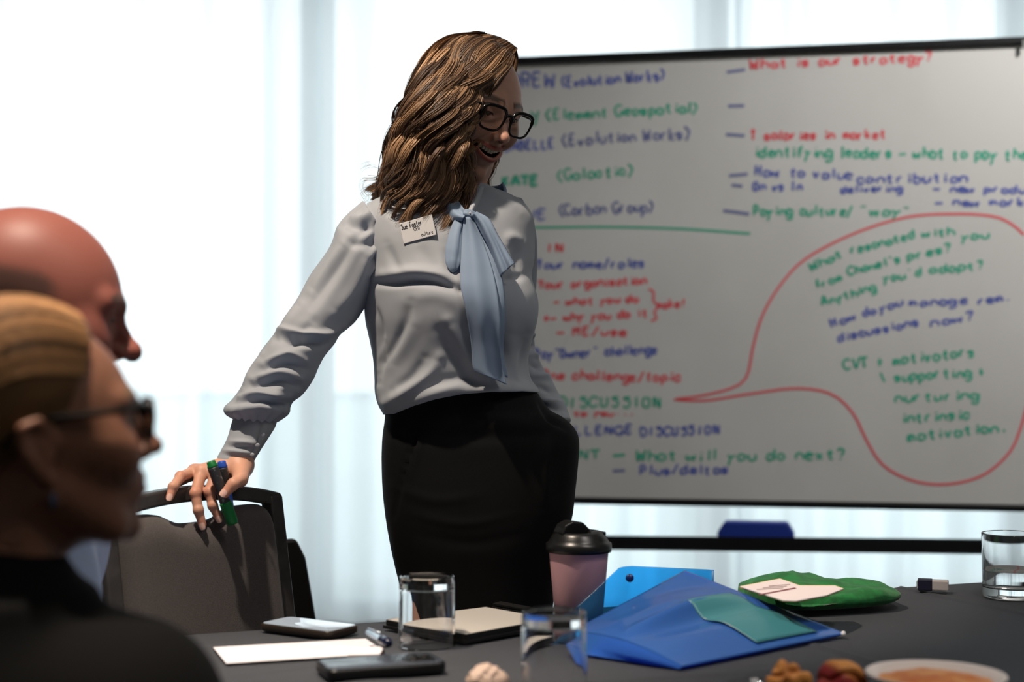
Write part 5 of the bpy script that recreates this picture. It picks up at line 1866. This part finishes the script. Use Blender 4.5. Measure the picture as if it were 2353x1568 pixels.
tumbler('upturned empty glass between the white card and the notebook', T(981, 1484), .0385, .094, True)
tumbler('upturned empty glass nearest the camera in front of the blue wallet', T(1273, 1592), .0385, .094, True)
tumbler('upright glass half full of water at the far edge of the table', T(2325, 1372), .0475, .104, False, .044)


def rounded_slab(L_, W_, H_, r, c, yaw_, n=6, tilt=None):
    a = []
    for cx, cy, a0 in ((L_ / 2 - r, W_ / 2 - r, 0), (-L_ / 2 + r, W_ / 2 - r, 90), (-L_ / 2 + r, -W_ / 2 + r, 180), (L_ / 2 - r, -W_ / 2 + r, 270)):
        for k in range(n + 1):
            t = math.radians(a0 + 90 * k / n)
            a.append((cx + r * math.cos(t), cy + r * math.sin(t)))
    a = np.array(a)
    R = rz(yaw_)
    e = min(H_ * .25, .0015)
    rings = []
    for z, k in ((0, e), (e, 0), (H_ - e, 0), (H_, e)):
        s = np.array([(L_ - 2 * k) / L_, (W_ - 2 * k) / W_])
        rings.append(np.column_stack([a * s, np.full(len(a), z)]) @ R.T + c)
    return loft(np.array(rings))


def phone(label, pts, L_, W_, H_, case, screen_mat, face_up=True, lens=False):
    """pts: pixels of the two ends of the long axis on the cloth"""
    a, b = T(*pts[0]), T(*pts[1])
    c = (a + b) / 2
    c[2] = TZ + .0008
    yw = math.atan2(b[1] - a[1], b[0] - a[0])
    t = thing('smartphone', label, 'phone', tuple(c))
    obj('case', *rounded_slab(L_, W_, H_, .011, c, yw), case, t)
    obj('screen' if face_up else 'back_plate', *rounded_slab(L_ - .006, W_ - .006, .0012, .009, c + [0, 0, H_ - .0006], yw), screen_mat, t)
    if lens:
        R = rz(yw)
        cc = c + R @ np.array([L_ / 2 - .028, -.004, 0]) + [0, 0, H_]
        bump = obj('camera_bump', *rounded_slab(.036, .036, .0022, .009, cc, yw), case, t)
        for dx, dy in ((-.008, -.008), (-.008, .008), (.008, 0)):
            v, f = lathe([(0, 0), (.0068, 0), (.0068, .0016), (.0055, .002), (0, .0012)], 20, cc + R @ np.array([dx, dy, 0]) + [0, 0, .0022])
            obj('lens', v, f, M_gframe, bump)
    return t


M_case = material('phone_case_brown', srgb(40, 32, 26), .35)
M_screen = material('phone_screen', srgb(20, 22, 26), .04, spec=.8, ior=1.6, emit=((.92, .97, 1.0), .45))  # white emission paints in the window's bright reflection on the glass
M_pcase = material('phone_case_black', srgb(12, 12, 14), .35)
M_pback = material('phone_back_satin', srgb(58, 64, 74), .25, spec=.8)
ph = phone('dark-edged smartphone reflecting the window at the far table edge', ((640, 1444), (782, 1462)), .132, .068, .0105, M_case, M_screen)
phone('black smartphone lying face down in front of the upturned glass', ((728, 1556), (1018, 1534)), .150, .072, .0125, M_pcase, M_pback, False, True)

# white card, note block and pen
M_paper = material('white_paper', srgb(218, 214, 219), .7, noise=(30, srgb(210, 206, 211), .4, .6))
M_pinkish = material('paper_blank', srgb(222, 208, 208), .75)


def sheet_from_px(name, label, cat, px, th, mat, z=TZ + .0012, parent=None, top_z=None):
    q = np.array([T(x, y, z if top_z is None else top_z) for x, y in px])
    q[:, 2] = z
    top = q + [0, 0, th]
    n = len(q)
    v = np.concatenate([q, top])
    f = [list(range(n))[::-1], [n + i for i in range(n)]] + [[i, (i + 1) % n, n + (i + 1) % n, n + i] for i in range(n)]
    nn = np.cross(q[1] - q[0], q[2] - q[0])
    if nn[2] < 0:
        f = [x[::-1] for x in f]
    if parent is not None:
        return obj(name, v, f, mat, parent, smooth=False)
    return tag(obj(name, v, f, mat, smooth=False), label, cat)


sheet_from_px('paper_sheet', 'blank white sheet of paper lying beside the dark phone', 'paper', [(490, 1489), (520, 1526), (806, 1508), (876, 1494), (840, 1469)], .0006, M_paper)
nb = thing('note_block', 'small block of notes with white top under the pen', 'note block', tuple(T(840, 1500)))
q0 = [(800, 1506), (872, 1504), (884, 1486), (806, 1488)]
sheet_from_px('pages', None, None, q0, .0085, material('note_pages', srgb(150, 130, 122), .8), TZ + .0022, nb, TZ + .0116)
sheet_from_px('top_page', None, None, [(800, 1506), (872, 1504), (884, 1486), (806, 1488)], .0008, M_paper, TZ + .0108, nb, TZ + .0116)
a, b = P(846, 1464, 1.99), P(890, 1494, 1.92)
a[2] = max(a[2], TZ + .020); b[2] = max(b[2], TZ + .019)
pen = thing('pen', 'dark blue pen with pale clip resting on the note block', 'pen', tuple((a + b) / 2))
obj('barrel', *tube(np.array([a, a * .3 + b * .7, b]), [.0038, .0042, .0042], 14), material('pen_pale', srgb(176, 206, 232), .25), pen)
obj('cap', *tube(np.array([a * .28 + b * .72, b, b + (b - a) * .10]), [.0062, .0068, .0045], 14), material('pen_navy', srgb(14, 20, 48), .25), pen)
d_ = (b - a) / np.linalg.norm(b - a)
obj('clip', *tube(np.array([a + [0, 0, .005], a * .4 + b * .6 + [0, 0, .0075]]), .0014, 8), material('pen_clip', srgb(200, 214, 228), .2, .8), pen)

# open notebook with black cover
M_cover = material('notebook_cover', srgb(16, 16, 17), .5)
M_npage = material('notebook_page', srgb(176, 171, 164), .8)
note = thing('notebook', 'notebook with blank beige page and black cover beside the pink cup', 'notebook', tuple(T(1080, 1430)))
nbq = [(880, 1424), (1070, 1459), (1276, 1422), (1117, 1394)]
NTOP = TZ + .0140
sheet_from_px('back_cover', None, None, nbq, .004, M_cover, TZ + .0015, note, NTOP)
ins = lambda q, k: [tuple(np.array(p) * (1 - k) + np.mean(np.array(q), 0) * k) for p in q]
sheet_from_px('page_block', None, None, ins(nbq, .035), .0075, M_cover, TZ + .0056, note, NTOP)
q_ = ins(nbq, .045)
sheet_from_px('page', None, None, q_, .0008, M_npage, TZ + .0132, note, NTOP)
cov = [(1128, 1392), (1240, 1411), (1250, 1406), (1146, 1387)]
for k in range(3):
    z_ = TZ + .004 + k * .0045
    q2 = [(x + k * 2, y - k * 1) for x, y in cov]
    sheet_from_px('cover_leaf', None, None, q2, .0028, M_cover, z_, note, TZ + .014)

# pink travel cup with black lid
cb = T(1330, 1430)
cup = thing('travel_cup', 'dusty pink travel cup with black lid standing behind the blue wallet', 'cup', tuple(cb))
k = cb[1] / F
rt, rb, H = 71 * k, 54 * k, .112
M_pink = material('cup_pink', srgb(204, 158, 167), .55, spec=.4)
obj('body', *lathe([(0, 0), (rb - .002, 0), (rb, .002), (rt - .0015, H - .004), (rt - .0015, H), (0, H)], 64, cb), M_pink, cup, sharp=.7)
M_lid = material('cup_lid_black', srgb(20, 20, 21), .32)
obj('lid', *lathe([(rt - .001, H - .008), (rt + .0022, H - .008), (rt + .003, H - .004), (rt + .0028, H + .004), (rt - .001, H + .0065), (rt - .003, H + .010), (rt - .0065, H + .016), (rt - .010, H + .0205), (rt - .013, H + .0215), (rt - .015, H + .019), (rt - .018, H + .0145), (0, H + .013)], 64, cb), M_lid, cup)
# drinking spout tab across the lid, with hinge recess
Rc = rz(.5)
xz = [(-.030, .012), (.030, .012), (.022, .021), (.006, .036), (-.012, .038), (-.024, .033), (-.030, .022)]
rings = [[cb + Rc @ np.array([x - .006, o, H + z]) for x, z in xz] for o in (-.014, .014)]
obj('lid_spout', *loft(np.array(rings)), M_lid, cup, smooth=False, mods=[BEV(.003, 3)])
obj('lid_tab', *box(cb + Rc @ np.array([.020, -.016, H + .0185]), (.026, .016, .006), Rc), M_lid, cup, smooth=False, mods=[BEV(.0015, 2)])

# blue plastic document wallets
M_film = film_material('blue_wallet_film', srgb(70, 142, 250), .28, .10, .6)
M_film2 = film_material('light_blue_wallet_film', srgb(120, 212, 255), .10, .12, .10)


def patch(corners, n, m, bulge, seed=0, crease=()):
    """bilinear sheet through four corners (B, R, T, L) with a lifted belly"""
    B_, R_, T_, L_ = [np.asarray(c, float) for c in corners]
    u, v = np.meshgrid(np.linspace(0, 1, n), np.linspace(0, 1, m), indexing='ij')
    p = B_ * ((1 - u) * (1 - v))[..., None] + R_ * (u * (1 - v))[..., None] + T_ * (u * v)[..., None] + L_ * ((1 - u) * v)[..., None]
    e = np.clip(np.minimum(np.minimum(u, 1 - u), np.minimum(v, 1 - v)) * 6, 0, 1)
    p[..., 2] += bulge(u, v)
    p3 = np.stack([u, v, 0 * u], -1).reshape(-1, 3)
    p[..., 2] += (.0022 * noise3(p3 * np.array([1.3, .8, 1]), 9, seed, 3)).reshape(u.shape) * e
    return p.reshape(-1, 3), grid_faces(n, m)


wal = thing('document_wallet', 'dark blue translucent plastic document wallet lying in front with teal card inside', 'document wallet', tuple(T(1620, 1480)))
cB, cR, cT, cL = T(1567, 1533, TZ + .004), T(1944, 1457, TZ + .003), P(1574, 1312, 2.20), P(1312, 1452, 2.02)
sm = lambda x: x * x * (3 - 2 * x)
top_b = lambda u, v: .016 * np.sin(np.pi * u) ** .8 * np.sin(np.pi * v) + .011 * np.exp(-((v - .55 + .05 * u) / .05) ** 2) * np.sin(np.pi * np.clip(u * 1.1, 0, 1)) - .010 * np.exp(-((v - .42) / .10) ** 2) * np.sin(np.pi * u) + .010 * (1 - u) * np.sin(np.pi * v)
v, f = patch((cB, cR, cT, cL), 70, 60, top_b, 3)
obj('front_sheet', v, f, M_film, wal, mods=[('SOLIDIFY', dict(thickness=.0006, offset=-1))])
bB, bR, bT, bL = T(1560, 1538, TZ + .0012), T(1938, 1460, TZ + .0012), cT + [0.0, .01, -.004], T(1350, 1506, TZ + .0012)
v2, f2 = patch((bB, bR, bT, bL), 40, 40, lambda u, v: -.0 * u + np.minimum(0, -.03 * np.sin(np.pi * v)) * (v > .3) * 0, 9)
v2[:, 2] = np.maximum(v2[:, 2], TZ + .0012)
obj('back_sheet', v2, [q[::-1] for q in f2], M_film, wal, mods=[('SOLIDIFY', dict(thickness=.0006, offset=1))])
# folded side between the sheets
n1 = [70 * 0 + j for j in range(60)]
eA = np.array([v[j] for j in range(60)])
eB = cr(np.array([bB, (bB + bL) / 2, bL]), 60)
mid = (eA + eB) / 2 + np.array([-.012, -.012, 0]) * np.sin(np.linspace(0, math.pi, 60))[:, None]
vv = np.concatenate([eA, mid, eB])
obj('gusset', vv, [q[::-1] for q in grid_faces(3, 60)], film_material('wallet_side_film', srgb(48, 110, 220), .04, .3, .75), wal)
# card inside
uu, vv_ = np.meshgrid(np.linspace(.47, .86, 18), np.linspace(.05, .60, 18), indexing='ij')


def on_patch(corners, u, v, b, dz):
    B_, R_, T_, L_ = [np.asarray(c, float) for c in corners]
    p = B_ * ((1 - u) * (1 - v))[..., None] + R_ * (u * (1 - v))[..., None] + T_ * (u * v)[..., None] + L_ * ((1 - u) * v)[..., None]
    p[..., 2] += b(u, v) + dz
    return p.reshape(-1, 3)


cp = on_patch((cB, cR, cT, cL), uu, vv_, top_b, .0026)
obj('teal_card', cp, grid_faces(18, 18), material('teal_card', srgb(64, 128, 138), .35), wal, mods=[('SOLIDIFY', dict(thickness=.0008, offset=-1))])
for x, y, Y in ((1364, 1461, 2.005), (1566, 1386, 2.09)):
    v, f = lathe([(0, .0025), (.004, .0022), (.006, .0008), (.0065, 0), (.0065, -.001)], 20, P(x, y, Y))
    obj('snap_button', v, f, material('snap_plastic', srgb(40, 80, 180), .2), wal)
v, f = lathe([(0, .004), (.0025, .003), (.0035, .001), (.0035, -.001)], 14, T(1938, 1457, TZ + .005))
obj('corner_rivet', v, f, material('rivet_white', srgb(235, 235, 240), .4), wal)

wal2 = thing('document_wallet', 'light blue translucent plastic wallet standing up behind the dark one', 'document wallet', tuple(T(1500, 1430)))
d0, d1, d2_, d3, d4 = T(1264, 1452), P(1424, 1304, 2.15), P(1448, 1301, 2.165), P(1641, 1310, 2.36), P(1642, 1332, 2.36)
d5, d6 = T(1640, 1396), T(1440, 1440)
low = cr(np.array([d0, d6, d5]), 40)
upc = np.array([d0 + [.0, 0, .0015], d1, d2_, d3])
tt_ = np.linspace(0, 1, 40)
upl = np.stack([np.interp(tt_, [0, .52, .58, 1], upc[:, k]) for k in range(3)], 1)
rows_ = [low * (1 - s) + upl * s + np.array([0, -.010, 0]) * math.sin(math.pi * s) * np.sin(np.pi * tt_)[:, None] for s in np.linspace(0, 1, 24)]
vv = np.concatenate(rows_)
vv[:, 2] = np.maximum(vv[:, 2], TZ + .0025)
obj('sheet', vv, grid_faces(24, 40), M_film2, wal2, mods=[('SOLIDIFY', dict(thickness=.0006))])
v, f = lathe([(0, .002), (.0045, .0018), (.006, .0006), (.006, -.001), (0, -.001)], 20)
cbt = P(1447, 1329, 2.146)
obj('snap_button', v @ rx(math.pi / 2 - .3).T + cbt, f, material('snap_navy', srgb(12, 34, 92), .3), wal2)

# green cloth bag with a white booklet on it
gc = T(1880, 1392)
gR = rz(.32)
nth, nph = 60, 40


def bag_z(d):
    return 0


vs = []
for i in range(nth):
    t = 2 * math.pi * i / nth
    for j in range(nph):
        ph_ = -math.pi / 2 + math.pi * j / (nph - 1)
        cx_, sx_ = math.cos(ph_), math.sin(ph_)
        ex = np.sign(math.cos(t)) * abs(math.cos(t)) ** .7 * .128 * max(cx_, 0) ** .45
        ey = np.sign(math.sin(t)) * abs(math.sin(t)) ** .7 * .088 * max(cx_, 0) ** .45
        vs.append((ex, ey, .016 * sx_))
vs = np.array(vs)
nz = noise3(vs * np.array([1, 1.6, 1]), 34, 17, 3)
ridge = np.abs(noise3(vs * np.array([1, 1, 1]), 60, 23, 2))
vs[:, 2] += np.where(vs[:, 2] > 0, .0055 * nz + .005 * (1 - ridge) * np.clip(1 - np.abs(vs[:, 0]) / .15, 0, 1), 0)
vs[:, 2] += .016 * np.clip((vs[:, 0] * -1 + .03) / .15, 0, 1) * (vs[:, 2] > 0) + .018
vs[:, 2] = np.maximum(vs[:, 2], .0015)
bf = []
for i in range(nth):
    k_ = (i + 1) % nth
    for j in range(nph - 1):
        bf.append([i * nph + j, k_ * nph + j, k_ * nph + j + 1, i * nph + j + 1])
bag = tag(obj('cloth_bag', vs @ gR.T + gc * [1, 1, 0] + [0, 0, TZ], bf, material('green_cotton', srgb(22, 122, 56), .85, noise=(60, srgb(14, 100, 44), .4, .6), bump=(300, .3, .001), sheen=.2)), 'crumpled green cloth bag under the white booklet', 'bag')
bk = thing('booklet', 'white booklet with yellow edge lying on the green cloth bag', 'booklet', tuple(gc + [-.03, 0, .045]))
zz = TZ + .054
bq = [(1700, 1352), (1792, 1334), (1838, 1350), (1918, 1350), (1938, 1357), (1900, 1372), (1830, 1385), (1800, 1384)]
sheet_from_px('yellow_cover', None, None, bq, .003, material('yellow_edge', srgb(210, 180, 40), .6), zz - .004, bk)
sheet_from_px('top_page', None, None, [(x, y - 2) for x, y in bq], .0012, material('booklet_paper', srgb(238, 224, 224), .7), zz - .0008, bk)
mr_ = material('booklet_print', srgb(120, 44, 52), .7)
sheet_from_px('printed_rule', None, None, [(1742, 1367), (1744, 1369), (1830, 1353), (1826, 1351)], .0003, mr_, zz + .0006, bk)
mg_ = material('booklet_print_grey', srgb(172, 150, 152), .7)
for k_ in range(3):
    sheet_from_px('printed_line', None, None, [(1738 + 14 * k_, 1352 - 4 * k_ + 3), (1739 + 14 * k_, 1353.2 - 4 * k_ + 3), (1800 + 8 * k_, 1349 - 4 * k_ + 3), (1799 + 8 * k_, 1348 - 4 * k_ + 3)], .0003, mg_, zz + .0006, bk)

# rubber eraser in a dark sleeve
ea = T(2140, 1360)
er_y = .32
ers = thing('rubber_eraser', 'small white rubber eraser in dark sleeve near the water glass', 'eraser', tuple(ea), rotz=0)
Re = rz(er_y - .62)
ec = ea + [0, 0, .0115]
obj('rubber', *box(ec + Re @ np.array([.006, 0, 0]), (.044, .022, .0165), Re), material('rubber_white', srgb(178, 172, 172), .6), ers, smooth=False, mods=[BEV(.002, 3)])
obj('sleeve', *box(ec + Re @ np.array([-.010, 0, .0]), (.024, .0235, .018), Re), material('eraser_sleeve', srgb(24, 24, 48), .5), ers, smooth=False, mods=[BEV(.0015, 2)])
pl_ = obj('end_label', *box(ec + Re @ np.array([-.0225, 0, 0]), (.0008, .013, .012), Re), material('label_white', srgb(225, 222, 222), .6), ers, smooth=False)
mb = MB()
for st in GL['R'].split('|'):
    q = np.array([[int(k_[0]), int(k_[1])] for k_ in st.split()], float)
    for i in range(len(q) - 1):
        a_, b_ = [ec + Re @ np.array([-.0231, -(w[0] - 3.5) * .0014, (w[1] - 6) * .0014]) for w in (q[i], q[i + 1])]
        mb.add(*tube(np.array([a_, b_]), .0007, 5))
mb.build('label_print', M_print, ers, smooth=False)

# food at the near edge: bowl of orange dip, two pastries, a clear dish, a crumpled wrapper
bowl_c = np.array([.472, 1.655, TZ])
bowl = thing('bowl', 'white bowl of orange dip at the bottom edge beside the pastries', 'bowl', tuple(bowl_c))
obj('dish', *lathe([(0, 0), (.040, 0), (.044, .004), (.066, .024), (.0765, .0315), (.0765, .0335), (.0745, .0335), (.064, .026), (.044, .009), (0, .008)], 64, bowl_c + [0, 0, .001]), material('bowl_ceramic', srgb(244, 230, 222), .25), bowl)
v, f = lathe([(0, .0335), (.020, .0335), (.040, .031), (.056, .0255), (.0625, .0245)], 48, bowl_c + [0, 0, .001])
v[:, 2] += .0016 * noise3(v, 120, 6, 2)
obj('dip', v, f, material('orange_dip', srgb(238, 164, 96), .5, noise=(30, srgb(214, 120, 60), .45, .65)), bowl)


def pastry(label, c, r, seed):
    v, f = sdf_mesh(lambda p: smin(smin(sph(p, np.array(c) + [0, 0, r * .75], r * .78), ell(p, np.array(c) + [r * .4, -.1 * r, r * .6], (r * .9, r * .6, r * .6)), .02), ell(p, np.array(c) + [-.4 * r, .1 * r, r * .6], (r * .8, r * .7, r * .55)), .02),
                    np.array(c) - [2 * r, 2 * r, .3 * r], np.array(c) + [2 * r, 2 * r, 2 * r], r / 9)
    n = vnormals(v, f)
    cr_ = np.abs(noise3(v, 70, seed, 2))
    v = v + n * (-.007 * np.exp(-(cr_ / .25) ** 2) + .004 * noise3(v, 110, seed + 1, 2))[:, None]
    v[:, 2] = np.maximum(v[:, 2], c[2])
    k_ = np.clip(noise3(v, 55, seed + 3, 1) * 2.2 - .5, 0, 1)[:, None]
    col = np.array(srgb(226, 152, 78)) * (1 - k_) + np.array(srgb(150, 44, 48)) * k_
    br = np.exp(-(cr_ / .3) ** 2)[:, None] * .5
    col = col * (1 - br) + np.array(srgb(140, 66, 34)) * br
    t = tag(obj('pastry', v, f, M_crust, attr=col), label, 'pastry')
    return t


M_crust = material('pastry_crust', (.6, .3, .1), .5, attr=True, spec=.4, bump=(200, .4, .001))
pastry('larger golden pastry with red jam beside the bowl', T(1936, 1600), .0235, 5)
dish_c = T(1768, 1612)
dish = thing('glass_dish', 'small clear glass dish under the left pastry', 'dish', tuple(dish_c))
obj('body', *lathe([(0, .001), (.040, .001), (.052, .010), (.0545, .016), (.053, .0165), (.0495, .011), (.039, .004), (0, .004)], 48, dish_c), M_glass, dish, sharp=.5)
pastry('smaller golden pastry with red jam in the clear glass dish', dish_c + [.024, .012, .0125], .0185, 9)
v, f = sdf_mesh(lambda p: ell(p, (0, 0, .012), (.026, .018, .016)), (-.04, -.03, -.01), (.04, .03, .04), .0045)
n = vnormals(v, f)
v = v + n * (.006 * np.round(noise3(v, 95, 3, 1) * 2) / 2)[:, None]
v[:, 2] = np.maximum(v[:, 2], 0)
wc = T(1122, 1592)
tag(obj('crumpled_wrapper', v @ rz(.4).T + wc, f, material('wrapper_beige', srgb(206, 180, 164), .6), smooth=False), 'crumpled beige wrapper beside the nearest upturned glass', 'wrapper')
